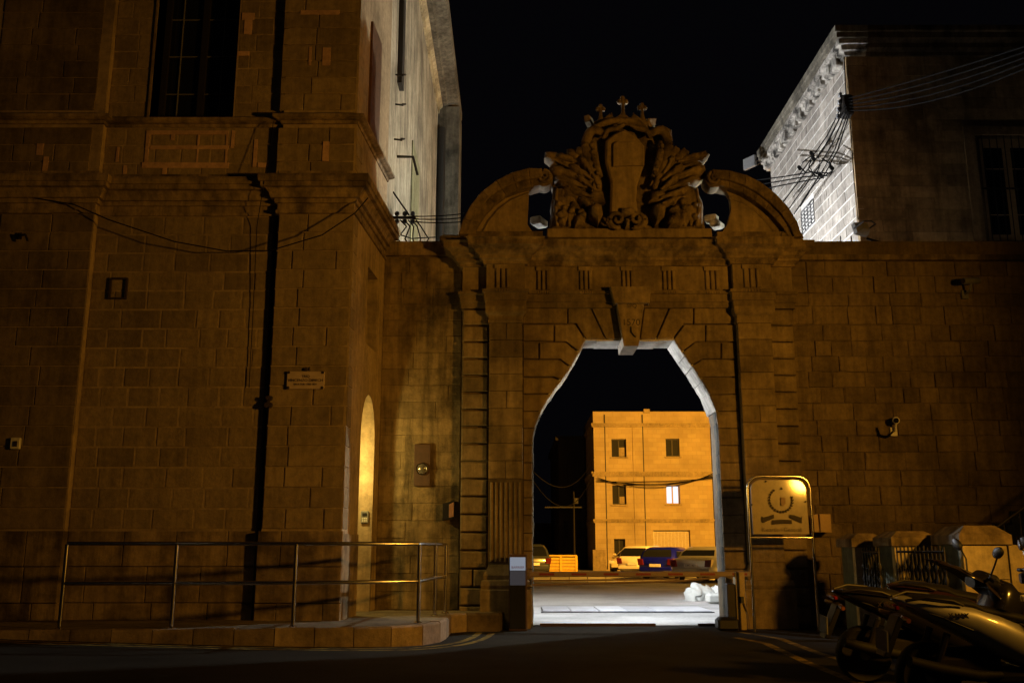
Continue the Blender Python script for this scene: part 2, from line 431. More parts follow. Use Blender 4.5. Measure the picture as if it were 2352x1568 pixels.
# double yellow lines along the kerb and in front of the right-hand wall
def stripe(path, wd, name='yellow_line'):
    m = MB(); pts = [Vector(p) for p in path]; L = []; Rr = []
    for i, p in enumerate(pts):
        d = (pts[min(i + 1, len(pts) - 1)] - pts[max(0, i - 1)]).normalized(); nn = Vector((-d.y, d.x)) * wd / 2
        L.append(p + nn); Rr.append(p - nn)
    for i in range(len(pts) - 1):
        m.add([(q.x, q.y, road_z(q.x, q.y) + .005) for q in (Rr[i], Rr[i + 1], L[i + 1], L[i])], [(0, 1, 2, 3)])
    return struct(m.build(name, 'yellow_line'))
def off(path, d):
    pts = [Vector(p) for p in path]; out = []
    for i, p in enumerate(pts):
        e = (pts[min(i + 1, len(pts) - 1)] - pts[max(0, i - 1)]).normalized(); out.append(p + Vector((e.y, -e.x)) * d)
    return [tuple(q) for q in out]
base = chaikin(chaikin([(-14, 12.3), (-9, 12.3), (-6.5, 12.36), (-4.5, 12.48), (-3.2, 12.62), (-2.3, 12.82), (-1.7, 13.02), (-1.3, 13.26), (-1.06, 13.6), (-.9, 14.0), (-.78, 14.6), (-.72, 15.4)]))
stripe(off(base, .22), .10); stripe(off(base, .42), .10)
stripe([PZ(1700, 1452, 0)[:2], PZ(1790, 1466, 0)[:2], PZ(1880, 1500, 0)[:2], PZ(2100, 1560, 0)[:2]], .12)
stripe([PZ(1690, 1464, 0)[:2], PZ(1760, 1478, 0)[:2], PZ(1850, 1520, 0)[:2], PZ(2000, 1580, 0)[:2]], .12)

# ================================================================== LEFT CORNER BUILDING
LB = thing('corner_building', 'tall limestone corner building with pilasters, moulded ledges and a big dark window', 'building', (-5, 15.5, PT))
XC, YC = -2.47, 14.15; XI, YI = -2.30, 16.62
FP = FRONT(14.29)                                   # recessed panel
FF = FRONT(14.15)                                   # pilaster face
ZTOP = 11.6
z_pl, z_c0, z_c1, z_l0, z_l1 = 1.54, 6.36, 6.94, 7.86, 7.99
Ud = Vector((XI - XC, YI - YC, 0)); SL = Ud.length; Ud.normalize(); ND = Vector((Ud.y, -Ud.x, 0))
FS = (Vector((XC, YC, 0)), Ud, ND)                  # side wall facing the gateway
wx0, wx1 = -5.83, -4.49                             # window
# core walls
m = MB()
m.bx(-12, wx0, 14.29, 14.9, 0, ZTOP); m.bx(wx1, -2.75, 14.29, 14.9, 0, ZTOP); m.bx(wx0, wx1, 14.29, 14.9, 0, z_l1 + .02)
m.build('wall_core', 'left_joint', LB)
m = MB()
m.bx(-12, -6.50, 14.17, 14.285, 0, ZTOP); m.bx(-3.64, XC - .01, 14.17, 14.5, 0, ZTOP)
m.build('pilaster_core', 'left_joint', LB)
# stones : panel
n1 = ashlar(LB, 'left', FP, -6.5, -3.66, z_pl, z_c0, .30, .34, .66, gap=.028, proud=.006, ch=.004)
ashlar(LB, 'left', FP, -6.5, -3.66, z_c1, z_l0, .30, .4, .7, gap=.024, proud=.006, ch=.004)
ashlar(LB, 'left', FP, -6.5, wx0 - .04, z_l1, 10.4, .30, .35, .62, gap=.02, proud=.006, ch=.004)
ashlar(LB, 'left', FP, wx1 + .02, -3.66, z_l1, 10.4, .30, .35, .62, gap=.02, proud=.006, ch=.004)
# pilasters
ashlar(LB, 'left_dark', FF, -7.95, -6.505, z_pl, z_c0, .30, .55, .95, gap=.016, proud=.0, d=.1, ch=.006)
ashlar(LB, 'left_dark', FF, -8.3, -6.66, z_c1, 10.4, .30, .6, .95, gap=.016, proud=.0, d=.1, ch=.006, holes=[(-9, 0, z_l0, z_l1)])
ashlar(LB, 'left', FF, -3.635, XC, z_pl, z_c0, .30, .5, .72, gap=.02, proud=.0, d=.1, ch=.006)
ashlar(LB, 'left', FF, -3.72, XC - .02, z_c1, 10.4, .30, .5, .72, gap=.016, proud=.0, d=.1, ch=.006, holes=[(-9, 0, z_l0, z_l1)])
# plinth
ashlar(LB, 'left_trim', FRONT(14.12), -8.2, -6.48, 0, z_pl - .02, .5, .6, 1.0, gap=.01, proud=.0, d=.15)
ashlar(LB, 'left_trim', FRONT(14.25), -6.48, -3.67, .0, z_pl - .02, .5, .6, 1.0, gap=.01, proud=.0, d=.1)
ashlar(LB, 'left_trim', FRONT(14.09), -3.67, XC + .03, .0, z_pl - .02, .5, .5, .7, gap=.01, proud=.0, d=.2)
# ledges and cornices (run across panel, pilaster and round the corner)
plan = [(-8.4, 14.15), (-6.5, 14.15), (-6.5, 14.29), (-3.64, 14.29), (-3.64, 14.15), (XC, YC), (XI, YI)]
z = z_c0
MB().sweep([(-.05, z), (.035, z), (.035, z + .05), (.012, z + .052), (.012, z + .16), (.05, z + .162), (.06, z + .20), (.055, z + .23), (.11, z + .232), (.13, z + .30), (.18, z + .36), (.17, z + .365), (.24, z + .368), (.24, z + .44), (.27, z + .445), (.28, z + .52), (.27, z + .56), (-.05, z + .57)], plan).build('cornice', 'left_trim', LB)
z = z_l0
MB().sweep([(-.05, z), (.025, z), (.04, z + .04), (.03, z + .045), (.09, z + .05), (.14, z + .07), (.14, z + .115), (.13, z + .125), (-.05, z + .13)], plan).build('string_course', 'left_trim', LB)
MB().sweep([(-.05, z_c1 + .02), (.02, z_c1 + .02), (.02, z_c1 + .12), (-.05, z_c1 + .13)], plan).build('base_course', 'left_trim', LB)
# pink repointing round some stones above the cornice
m = MB(); Yp = 14.272
for a, b, c, e in [(330, 300, 345, 385), (345, 300, 525, 309), (345, 335, 525, 343), (325, 374, 525, 386), (450, 300, 459, 374), (515, 300, 525, 384), (265, 338, 274, 372), (282, 380, 292, 400), (372, 386, 382, 404), (580, 320, 592, 384), (392, 300, 402, 322), (592, 374, 612, 384), (530, 300, 540, 340), (30, 370, 72, 384)]:
    p0, p1 = P(a, e, Yp), P(c, b, Yp); MB().bx(p0.x, p1.x, Yp, Yp + .03, p0.z, p1.z).displace(.007, 9).build('repointing', 'pink', LB)
for a, b, c, e in [(555, 30, 585, 46), (560, 46, 580, 78), (545, 118, 572, 128)]:
    p0, p1 = P(a, e, Yp), P(c, b, Yp); MB().bx(p0.x, p1.x, Yp, Yp + .03, p0.z, p1.z).displace(.007, 9).build('repointing', 'pink', LB)
Yp = 14.138
for a, b, c, e in [(708, 108, 716, 150), (740, 110, 760, 150), (740, 325, 756, 370), (95, 360, 112, 408), (82, 330, 100, 356), (690, 24, 780, 34)]:
    p0, p1 = P(a, e, Yp), P(c, b, Yp); MB().bx(p0.x, p1.x, Yp, Yp + .03, p0.z, p1.z).displace(.007, 9).build('repointing', 'pink', LB)

# window with reveals, panes and glazing bars
MB().bx(wx0 + .01, wx1 - .01, 14.72, 14.78, z_l1, ZTOP).build('window_backing', 'black', LB)
m = MB(); m.bx(wx0, wx0 + .09, 14.62, 14.7, z_l1 + .02, ZTOP); m.bx(wx1 - .09, wx1, 14.62, 14.7, z_l1 + .02, ZTOP); m.bx(-5.2, -5.1, 14.61, 14.7, z_l1 + .02, ZTOP); m.bx(wx0, wx1, 14.62, 14.7, z_l1 + .02, z_l1 + .14)
win = m.build('window', plain('dark_shutter', (.02, .018, .015), .5), LB)
for zz in (8.62, 9.3, 9.98): MB().bx(wx0 + .09, wx1 - .09, 14.655, 14.68, zz, zz + .012).build('glazing_bar', 'greybox', win)
for xx in (-5.55, -4.85): MB().bx(xx, xx + .012, 14.652, 14.682, z_l1, ZTOP).build('glazing_bar', 'greybox', win)
for a, b in ((wx0 + .09, -5.2), (-5.1, wx1 - .09)): MB().bx(a, b, 14.69, 14.70, z_l1 + .14, ZTOP).build('pane', 'glass_dark', win)
MB().bx(wx0 - .03, wx0, 14.25, 14.75, z_l1 + .02, ZTOP).build('window_jamb', 'left_trim', LB)
# side wall with upper window and arched door
def side_u(px, py):
    x = (px - 1176) / 2200.0; u = (784.2 - py) / 2200.0; d = Vector((x, cp - u * sp_, 0))
    # intersect with side wall line
    det = d.x * (-Ud.y) - d.y * (-Ud.x); o = FS[0]
    t = (o.x * (-Ud.y) - o.y * (-Ud.x)) / det; return ((d.x * t - o.x) * Ud.x + (d.y * t - o.y) * Ud.y)
ud0, ud1 = 1.02, 2.06; zs, zt = 3.0, 3.75
uw0, uw1, zw0, zw1 = 1.15, 1.95, 4.55, 5.85
def arch_top(u0, u1, zs, zt, n=12):
    c = (u0 + u1) / 2; r = (u1 - u0) / 2
    return [(c - r * math.cos(math.pi * i / n), zs + (zt - zs) * math.sin(math.pi * i / n)) for i in range(n + 1)]
at_ = arch_top(ud0, ud1, zs, zt)
m = MB()
m.prism([(0, 0), (ud0, 0)] + at_[:7] + [((ud0 + ud1) / 2, zw0), (uw0, zw0), (uw0, zw1), ((ud0 + ud1) / 2, zw1), ((ud0 + ud1) / 2, ZTOP), (0, ZTOP)], FS, .0, -.55)
m.prism([(SL, 0), (SL, ZTOP), ((ud0 + ud1) / 2, ZTOP), ((ud0 + ud1) / 2, zw1), (uw1, zw1), (uw1, zw0), ((ud0 + ud1) / 2, zw0)] + at_[6:] + [(ud1, 0)], FS, .0, -.55)
m.build('side_wall', stone_mat('side_limestone', (.46, .35, .22), dark=.6, var=0, streak=.3, bump=.4, off=8), LB)
MB().prism([(ud0 - .1, PT), (ud1 + .1, PT), (ud1 + .1, 4.0), (ud0 - .1, 4.0)], FS, -.56, -.6).build('door', 'wood', LB)
MB().prism([(uw0 - .1, zw0 - .1), (uw1 + .1, zw0 - .1), (uw1 + .1, zw1 + .1), (uw0 - .1, zw1 + .1)], FS, -.56, -.6).build('side_window', 'glass_dark', LB)
ashlar(LB, 'left', FS, .0, .30, z_pl, z_c0, .30, .3, .4, gap=.012, proud=.012, d=.06, ch=.006)
ashlar(LB, 'left', FS, .0, .45, z_c1 + .15, z_l0, .30, .3, .5, gap=.012, proud=.012, d=.06, ch=.006)
MB().prism([(.0, 0), (.98, 0), (.98, z_pl - .06), (.0, z_pl - .06)], FS, .03, -.05).build('side_plinth', 'left_trim', LB)
# upper brown shutter on the side and the lamp in the door recess
MB().prism([(.75, 7.95), (1.5, 7.95), (1.5, 10.1), (.75, 10.1)], FS, .04, .0).build('side_shutter', 'wood', LB)
lp = FS[0] + Ud * 1.40 + ND * (-.44) + Vector((0, 0, 2.75))
dl = thing('door_lamp', 'small wall lamp glowing inside the arched side doorway', 'lamp', lp)
MB().lathe([(.0, -.05), (.05, -.05), (.06, 0), (.05, .05), (.0, .05)], lp, 'Z', 10).build('globe', emit('door_lamp_glow', (1, .66, .2), 4), dl, True)
MB().box(lp + Vector((0, 0, .09)), (.06, .06, .07)).build('cap', 'black', dl)
DOOR_L = point('door_lamp_light', lp + Vector((0, 0, -.14)), 78, (1, .74, .2), .06, dl)

# ================================================================== WALL LEFT OF THE GATEWAY
GW = thing('boundary_wall', 'short worn limestone wall between the corner building and the gateway', 'wall', (-1.6, 16.85, 0))
MB().bx(XI - .05, -.86, 16.64, 17.1, -.2, 6.45).build('wall_core', 'wall_joint', GW)
MB().bx(XI - .05, -.9, 16.55, 17.12, 6.44, 6.70).build('coping', 'left_trim', GW)
ashlar(GW, 'lwall', FRONT(16.64), XI, -.9, PT, 6.42, .296, .45, .9, gap=.004, proud=.02, ch=.006, rough=.007)

# ================================================================== GATEWAY
GX = 2.06
GT = thing('stone_gateway', 'baroque limestone gateway with carved coat of arms and a broken curved pediment', 'gateway', (GX, 16.6, 0))
F0 = FRONT(16.5)
Lb = [(525, 1551), (530, 1290), (548, 1200), (590, 1105), (640, 1015), (710, 930), (768, 848), (815, 750), (860, 672)]
Rb = [(1408, 670), (1462, 748), (1522, 834), (1577, 914), (1640, 1020), (1668, 1085), (1690, 1200), (1692, 1551)]
YA = 16.42                                          # ashlar face
Lw = [P(*Z7(*q), YA) for q in Lb]; Rw = [P(*Z7(*q), YA) for q in Rb]
Lw[0].z = 2.0; Rw[-1].z = 2.0
openL = [(.345, -.2), (.345, 1.2)] + [(p.x, p.z) for p in Lw[1:]]
openR = [(p.x, p.z) for p in Rw[:-1]] + [(3.55, 1.6), (3.56, -.2)]
def edge_x(pts, z):
    q = sorted(pts, key=lambda p: p[1])
    for a, b in zip(q, q[1:]):
        if a[1] <= z <= b[1] and b[1] > a[1]: return a[0] + (b[0] - a[0]) * (z - a[1]) / (b[1] - a[1])
    return q[-1][0] if z > q[-1][1] else q[0][0]
ztop = openL[-1][1]
# core: a U-shaped slab pierced by the opening
m = MB()
m.prism([(-.88, -.2)] + [(x - .015, z) for x, z in openL[:-1]] + [(openL[-1][0], ztop + .015), (GX, ztop + .015), (GX, 6.6), (-.88, 6.6)], F0, 0, -.62)
m.prism([(GX, ztop + .015), (openR[0][0], ztop + .015)] + [(x + .015, z) for x, z in openR[1:]] + [(4.95, -.2), (4.95, 6.6), (GX, 6.6)], F0, 0, -.62)
m.build('wall_core', 'gate_core', GT)
# reveal of the opening: separate rough stones, pale under the crown, lower ones darkened in colour for the weaker light
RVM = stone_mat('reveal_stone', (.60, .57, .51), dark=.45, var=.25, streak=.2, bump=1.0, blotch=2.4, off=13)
RVL = stone_mat('dimmed_jamb_stone', (.095, .092, .07), dark=.5, var=.3, streak=.3, bump=1.0, blotch=2.0, off=16)
def reveal(pts, sgn):
    zz = [p[1] for p in pts]; z = max(0.0, min(zz)); zmax = max(zz)
    while z < zmax - .02:
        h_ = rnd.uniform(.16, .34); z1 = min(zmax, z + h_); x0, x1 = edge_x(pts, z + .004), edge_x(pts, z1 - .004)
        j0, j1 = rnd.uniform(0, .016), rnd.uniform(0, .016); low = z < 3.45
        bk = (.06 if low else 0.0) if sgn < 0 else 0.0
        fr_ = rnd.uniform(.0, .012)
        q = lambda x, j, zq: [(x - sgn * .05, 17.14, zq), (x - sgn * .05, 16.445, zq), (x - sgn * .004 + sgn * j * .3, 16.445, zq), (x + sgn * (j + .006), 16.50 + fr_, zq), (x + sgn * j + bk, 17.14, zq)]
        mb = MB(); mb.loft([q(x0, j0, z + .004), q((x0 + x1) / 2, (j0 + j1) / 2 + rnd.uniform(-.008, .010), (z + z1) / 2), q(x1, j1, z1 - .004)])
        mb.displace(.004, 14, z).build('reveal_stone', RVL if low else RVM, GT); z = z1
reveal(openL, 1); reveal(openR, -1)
m = MB(); xl = openL[-1][0]; xr = openR[0][0]; xx = xl - .02
while xx < xr:
    ww = rnd.uniform(.2, .4); dz = rnd.uniform(0, .03)
    m.bx(xx, min(xx + ww, xr + .02), 16.46, 17.14, ztop - dz, ztop + .05); xx += ww + .006
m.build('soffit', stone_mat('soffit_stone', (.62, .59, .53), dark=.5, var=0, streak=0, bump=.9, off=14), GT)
# voussoirs and spandrel stones
V7 = [[(470, 470), (745, 470), (745, 570), (470, 570)],
      [(752, 470), (888, 470), (983, 670), (864, 668), (803, 568), (752, 568)],
      [(897, 470), (1042, 470), (1083, 668), (991, 670)],
      [(1230, 470), (1382, 470), (1297, 668), (1203, 672)],
      [(1392, 470), (1533, 470), (1533, 570), (1473, 572), (1406, 665), (1307, 668)],
      [(1541, 470), (1797, 470), (1797, 572), (1541, 572)],
      [(470, 580), (660, 580), (660, 680), (470, 680)],
      [(668, 580), (796, 580), (857, 674), (818, 742), (738, 682), (668, 682)],
      [(470, 690), (565, 690), (565, 790), (470, 790)],
      [(573, 690), (735, 690), (812, 752), (772, 842), (702, 792), (573, 792)],
      [(470, 800), (698, 800), (764, 850), (714, 922), (662, 902), (470, 902)],
      [(470, 912), (656, 912), (706, 934), (645, 1006), (470, 1010)],
      [(1480, 580), (1608, 580), (1608, 682), (1548, 682), (1466, 744), (1414, 670)],
      [(1616, 580), (1797, 580), (1797, 682), (1616, 682)],
      [(1548, 690), (1705, 690), (1705, 792), (1592, 792), (1524, 830), (1469, 752)],
      [(1713, 690), (1797, 690), (1797, 792), (1713, 792)],
      [(1592, 800), (1797, 800), (1797, 902), (1622, 904), (1579, 911), (1527, 838)],
      [(1622, 911), (1797, 911), (1797, 1010), (1643, 1016), (1582, 918)]]
FA = FRONT(YA)
for k, pl in enumerate(V7):
    mb = MB().prism(pxpoly([Z7(*q) for q in pl], YA), FA, rnd.uniform(-.006, .006), -.15, .012)
    mb.build('voussoir' if k in (1, 2, 3, 4, 7, 9, 10, 11, 12, 14, 16, 17) else 'stone', 'gate', GT)
# jamb courses below
zj = P(*Z7(500, 1014), YA).z; nc = round((zj - .05) / .296); hc = (zj - .05) / nc
xpl, xpr = .19, 3.92
for r in range(nc):
    za, zb = .05 + r * hc + .004, .05 + (r + 1) * hc - .006
    for side in (0, 1):
        pts = openL if side == 0 else openR
        e0, e1 = edge_x(pts, za), edge_x(pts, zb)
        if side == 0: pl = [(xpl, za), (e0 - .002, za), (e1 - .002, zb), (xpl, zb)]
        else: pl = [(e0 + .002, za), (xpr, za), (xpr, zb), (e1 + .002, zb)]
        jx = rnd.uniform(-.008, .012)
        if side == 0: pl[1] = (pl[1][0] - abs(jx), za); pl[2] = (pl[2][0] - abs(jx) * .5, zb)
        MB().prism(pl, FA, rnd.uniform(-.005, .005), -.15, .01).build('stone', 'gate', GT)
# keystone with the carved number
kt = pxpoly([Z7(1056, 445), Z7(1228, 445), Z7(1192, 712), Z7(1100, 712)], 16.22)
KS = MB().prism(kt, FRONT(16.22), 0, -.80, .012).build('keystone', 'gate', GT)
c7 = P(*Z7(1146, 565), 16.21); text_obj('carved_number', '1570', .16, (c7.x, 16.2185, c7.z), 'ink', KS, ext=.001)
c8 = P(*Z7(1150, 462), 16.21); text_obj('carved_word', 'SPQ', .10, (c8.x, 16.2185, c8.z), 'ink', KS, ext=.001)
m = MB(); hk = [P(*Z7(*q), 16.21) for q in ((1143, 592), (1146, 625), (1160, 645), (1175, 656))]
m.tube([(p.x, 16.21, p.z) for p in hk], .014, 6).build('iron_hook', 'iron', KS)
MB().prism(pxpoly([Z7(1015, 338), Z7(1272, 338), Z7(1262, 443), Z7(1042, 443)], 16.14), FRONT(16.14), 0, -.3, .01).build('keystone_block', 'gate', GT)
# rusticated end strips
ashlar(GT, 'gate', FRONT(16.42), -.885, -.405, .05, 5.40, .297, .45, .6, gap=.03, d=.2, proud=.03, ch=.02, rough=.006)
ashlar(GT, 'gate', FRONT(16.42), 4.525, 4.955, .05, 5.40, .297, .45, .6, gap=.024, d=.2, proud=.03, ch=.018, rough=.006)
# pilasters
for x0, x1, nm in ((-.40, .185, 'l'), (3.935, 4.52, 'r')):
    PL = MB().bx(x0 + .012, x1 - .012, 16.29, 16.5, .1, 5.2).build('pilaster', 'gate_core', GT)
    ashlar(PL, 'gate', FRONT(16.28), x0, x1, 2.42 if nm == 'l' else 1.05, 5.11, .3, .58, .6, gap=.007, d=.2, proud=.03, ch=.006)
    if nm == 'l':
        for k in range(7):                          # fluted lower shaft
            xx = x0 + .055 + k * .079
            MB().tube([(xx, 16.262, 1.06), (xx, 16.262, 1.5), (xx, 16.262, 2.0), (xx, 16.262, 2.36)], [.024, .026, .026, .022], 8).build('reed', 'gate', PL, True)
        MB().bx(x0, x1, 16.262, 16.45, 1.0, 2.40).build('reed_panel', 'gate_core', PL)
    cx0, cx1 = x0, x1
    pp = [(cx0, 16.5), (cx0, 16.25), (cx1, 16.25), (cx1, 16.5)]
    z = 5.11
    MB().sweep([(-.03, z), (.015, z), (.02, z + .05), (.01, z + .055), (.01, z + .13), (.05, z + .17), (.065, z + .20), (.065, z + .29), (-.03, z + .30)], pp).build('capital', 'gate', PL)
    z = .62
    MB().sweep([(-.03, z), (.10, z), (.115, z + .06), (.10, z + .13), (.06, z + .15), (.075, z + .22), (.05, z + .27), (.0, z + .36), (-.03, z + .44)], pp).build('base_moulding', 'gate', PL)
    MB().sweep([(-.03, -.1), (.12, -.1), (.12, .60), (.10, .62), (-.03, .63)], pp).build('pedestal', 'gate', PL)
# entablature, stepping forward over the pilasters
YE = 16.36; YR = 16.22
ep = [(-.90, 16.7), (-.90, YE + .04), (-.47, YE + .04), (-.47, YR), (.25, YR), (.25, YE), (3.87, YE), (3.87, YR), (4.59, YR), (4.59, YE + .04), (5.0, YE + .04), (5.0, 16.7)]
z = 5.41
MB().sweep([(-.3, z), (.0, z), (.0, z + .10), (.02, z + .105), (.02, z + .24), (.05, z + .25), (.05, z + .30), (.0, z + .31), (-.3, z + .31)], ep).build('architrave', 'gate', GT)
z = 5.72
MB().sweep([(-.3, z), (-.02, z), (-.02, z + .46), (-.3, z + .46)], ep).build('frieze', 'gate', GT)
z = 6.17
cn = MB().sweep([(-.3, z), (.03, z), (.03, z + .04), (.06, z + .07), (.10, z + .09), (.10, z + .13), (.16, z + .17), (.19, z + .22), (.26, z + .26), (.30, z + .28), (.30, z + .36), (.33, z + .40), (.20, z + .44), (-.3, z + .46)], ep)
cn.displace(.008, 6, 3).build('cornice', 'carve', GT)
for a, b, yy in ((295, 395, YR), (555, 640, YE), (820, 905, YE), (1085, 1165, YE), (1340, 1425, YE), (1605, 1700, YE), (1845, 1960, YR)):
    xa, xb = P(*Z7(a, 270), yy).x, P(*Z7(b, 270), yy).x
    TG = MB().bx(xa - .01, xb + .01, yy - .012, yy + .05, 6.09, 6.165).build('triglyph', 'gate', GT)
    wv = (xb - xa) / 3
    for k in range(3):
        u0 = xa + k * wv + wv * .14; u1 = xa + (k + 1) * wv - wv * .14
        MB().prism([(u0, 5.74), (u1, 5.74), (u1, 6.09), (u0, 6.09)], FRONT(yy), .022, -.05, .012).build('bar', 'gate', TG)
    m = MB()
    for k in range(6):
        xx = xa + (k + .5) * (xb - xa) / 6; m.lathe([(.016, 0), (.011, .045)], (xx, yy - .05, 5.655), 'Z', 6)
    m.build('guttae', 'gate', TG)
# attic band and pediment base slab
MB().bx(-.86, .55, 16.28, 16.95, 6.62, 6.80).build('attic_block', 'carve', GT)
MB().bx(3.66, 4.9, 16.28, 16.95, 6.62, 6.79).build('attic_block', 'carve', GT)
MB().bx(.56, 3.65, 16.36, 16.95, 6.62, 6.72).build('attic_band', 'carve', GT)
p0 = P(*Z3(630, 872), 16.25); p1 = P(*Z3(1600, 925), 16.25)
MB().cbox(((p0.x + p1.x) / 2, 16.55, (p0.z + p1.z) / 2), (p1.x - p0.x, .62, p0.z - p1.z), .015).build('base_slab', 'gate', GT)
# broken segmental pediment: curved cornice blocks, volutes, tympana
def curved(outer, inner, name, Yf, Yb):
    n = len(outer)
    for i in range(n - 1):
        pl = pxpoly([Z3(*outer[i]), Z3(*outer[i + 1]), Z3(*inner[i + 1]), Z3(*inner[i])], Yf)
        mb = MB(); mb.prism(pl, FRONT(Yf), 0, Yf - Yb, .012)
        lo = [((Vector(outer[i]) * .45 + Vector(inner[i]) * .55)), ((Vector(outer[i + 1]) * .45 + Vector(inner[i + 1]) * .55))]
        pl2 = pxpoly([Z3(*outer[i]), Z3(*outer[i + 1]), Z3(*lo[1]), Z3(*lo[0])], Yf - .08)
        mb.prism(pl2, FRONT(Yf - .08), 0, -.12, .012)
        mb.displace(.006, 7, i).build(name, 'carve', GT)
oL = [(110, 905), (135, 820), (180, 735), (245, 655), (330, 590), (420, 545), (520, 516), (600, 520)]
iL = [(205, 905), (228, 840), (268, 778), (322, 722), (385, 676), (455, 648), (535, 630), (600, 612)]
oR = [(1600, 524), (1700, 530), (1800, 556), (1890, 602), (1970, 664), (2045, 742), (2100, 830), (2130, 920)]
iR = [(1625, 614), (1700, 632), (1780, 664), (1850, 708), (1915, 758), (1972, 812), (2020, 868), (2050, 920)]
curved(oL, iL, 'curved_cornice', 16.22, 16.62); curved(oR, iR, 'curved_cornice', 16.22, 16.62)
YT = 16.40
MB().prism(pxpoly([Z3(*q) for q in iL[:6] + [(525, 634), (520, 740), (515, 850), (545, 895), (600, 908)]], YT), FRONT(YT), 0, -.14).build('tympanum', 'gate', GT)
MB().prism(pxpoly([Z3(*q) for q in iR[1:] + [(1640, 925), (1690, 850), (1714, 760), (1704, 690), (1680, 650)]], YT), FRONT(YT), 0, -.14).build('tympanum', 'gate', GT)
# inner moulding rings on the tympana
def band(pts, Y, wd, mat, name, parent, proud=.05):
    q = [P(*Z3(*p), Y) for p in pts]
    MB().tube([(p.x, Y, p.z) for p in q], wd, 6).build(name, mat, parent, True)
band([(250, 905), (290, 830), (350, 760), (420, 710), (520, 670)], 16.40, .035, 'gate', 'moulding', GT)
band([(1700, 690), (1790, 720), (1860, 770), (1930, 840), (1990, 920)], 16.40, .035, 'gate', 'moulding', GT)
def spiral(cx, cy, r, turns, a0, sgn, Y, rad, n=36):
    pts = []
    for i in range(n + 1):
        t = i / n; a = a0 + sgn * turns * 2 * math.pi * t; rr = r * (1 - .85 * t)
        p = P(*Z3(cx + rr * math.cos(a), cy + rr * math.sin(a)), Y); pts.append((p.x, Y - .04 * t, p.z))
    return pts
for cx, cy, sg, a0 in ((612, 570, 1, -1.6), (1614, 575, -1, -1.6)):
    c = P(*Z3(cx, cy), 16.2)
    VO = MB().lathe([(.0, .0), (.13, .0), (.165, .03), (.17, .36), (.0, .36)], (c.x, 16.22, c.z), 'Y', 20).build('volute', 'carve', GT, True)
    pts = spiral(cx, cy, 40, 1.7, a0, sg, 16.2, .02)
    MB().tube(pts, [.034 * (1 - .5 * i / len(pts)) for i in range(len(pts))], 7).build('spiral', 'carve', VO, True)
# rough blocks on the ledge behind the two gaps
for a, b, w_, h_, an in ((1238, 511, .36, .15, 66), (1634, 503, .20, .15, 64), (1646, 517, .32, .12, 62)):
    c = P(a, b, 16.92); MB().cbox((c.x, 16.92, c.z), (w_, .22, h_), .03, R(an)).displace(.02, 6, a).build('ledge_block', RVM, GT)
# added blocks that keep the floodlight off the gap edges
MB().bx(2.9, 3.5, 17.02, 17.14, 6.7, 8.3).build('shade_block', 'carve', GT); MB().bx(.86, 1.5, 17.02, 17.14, 6.7, 8.3).build('shade_block', 'carve', GT)
# blocks standing at the outer ends
p = P(1868, 556, 16.2); MB().cbox((4.98, 16.55, 6.70), (.42, .6, .20), .05).displace(.02, 4).build('end_block', 'carve', GT)
p = P(1020, 545, 16.2); MB().cbox((-1.03, 16.6, 6.68), (.52, .5, .17), .04).displace(.015, 4, 2).build('end_block', 'carve', GT)

# ---------------- coat of arms
def zx(pts, Y): return [(P(*Z3(*q), Y).x, P(*Z3(*q), Y).z) for q in pts]
def subdiv(poly, k=3):
    out = []
    for i in range(len(poly)):
        a, b = Vector(poly[i]), Vector(poly[(i + 1) % len(poly)])
        for j in range(k): out.append(tuple(a.lerp(b, j / k)))
    return out
ARMS = MB()
sil = [(640, 875), (655, 760), (665, 640), (640, 560), (650, 480), (720, 470), (790, 430), (845, 440), (850, 300), (890, 275), (930, 260), (960, 240), (1190, 240), (1240, 285), (1310, 262), (1362, 290), (1372, 430), (1430, 440), (1500, 480), (1560, 500), (1570, 560), (1500, 610), (1480, 700), (1540, 760), (1560, 875)]
ARMS.prism(zx(sil, 16.42), FRONT(16.42), 0, -.34, .03)
AO = ARMS.displace(.02, 5).build('coat_of_arms', 'carve', GT)
def part(pts, name, Y, h, jit=.02, k=3, mat='carve', sc=6):
    mb = MB(); mb.pillow(subdiv(zx(pts, Y), k), Y, h, 4, jit, sc); return mb.build(name, mat, AO, True, ang=55)
# shield
sh = [(975, 355), (1020, 315), (1085, 285), (1150, 325), (1203, 385), (1203, 495), (1185, 545), (1160, 620), (1155, 700), (1168, 795), (1000, 795), (1003, 690), (1005, 600), (985, 530), (972, 480)]
MB().prism(zx(sh, 16.16), FRONT(16.16), 0, -.3, .035).build('shield', 'gate', AO)
tb = [(1018, 378), (1040, 362), (1180, 362), (1198, 395), (1198, 500), (1018, 505)]
MB().prism(zx(tb, 16.10), FRONT(16.10), 0, -.08, .008).build('tablet', 'gate', AO)
def stroke(pts, rads, name, Y, mat='carve', lift=0):
    # smooth path through points (Catmull-Rom), tube tapered
    Q = [P(*Z3(*q), Y) for q in pts]; pp = []; rr = []
    for i in range(len(Q) - 1):
        p0, p1, p2, p3 = Q[max(0, i - 1)], Q[i], Q[i + 1], Q[min(len(Q) - 1, i + 2)]
        for k in range(5):
            t = k / 5
            pp.append(.5 * ((2 * p1) + (p2 - p0) * t + (2 * p0 - 5 * p1 + 4 * p2 - p3) * t * t + (3 * p1 - p0 - 3 * p2 + p3) * t ** 3))
            rr.append(rads[i] + (rads[i + 1] - rads[i]) * t)
    pp.append(Q[-1]); rr.append(rads[-1])
    mb = MB().tube([(p.x, Y, p.z) for p in pp], rr, 10)
    return mb.displace(.008, 9).build(name, mat, AO, True, ang=60)
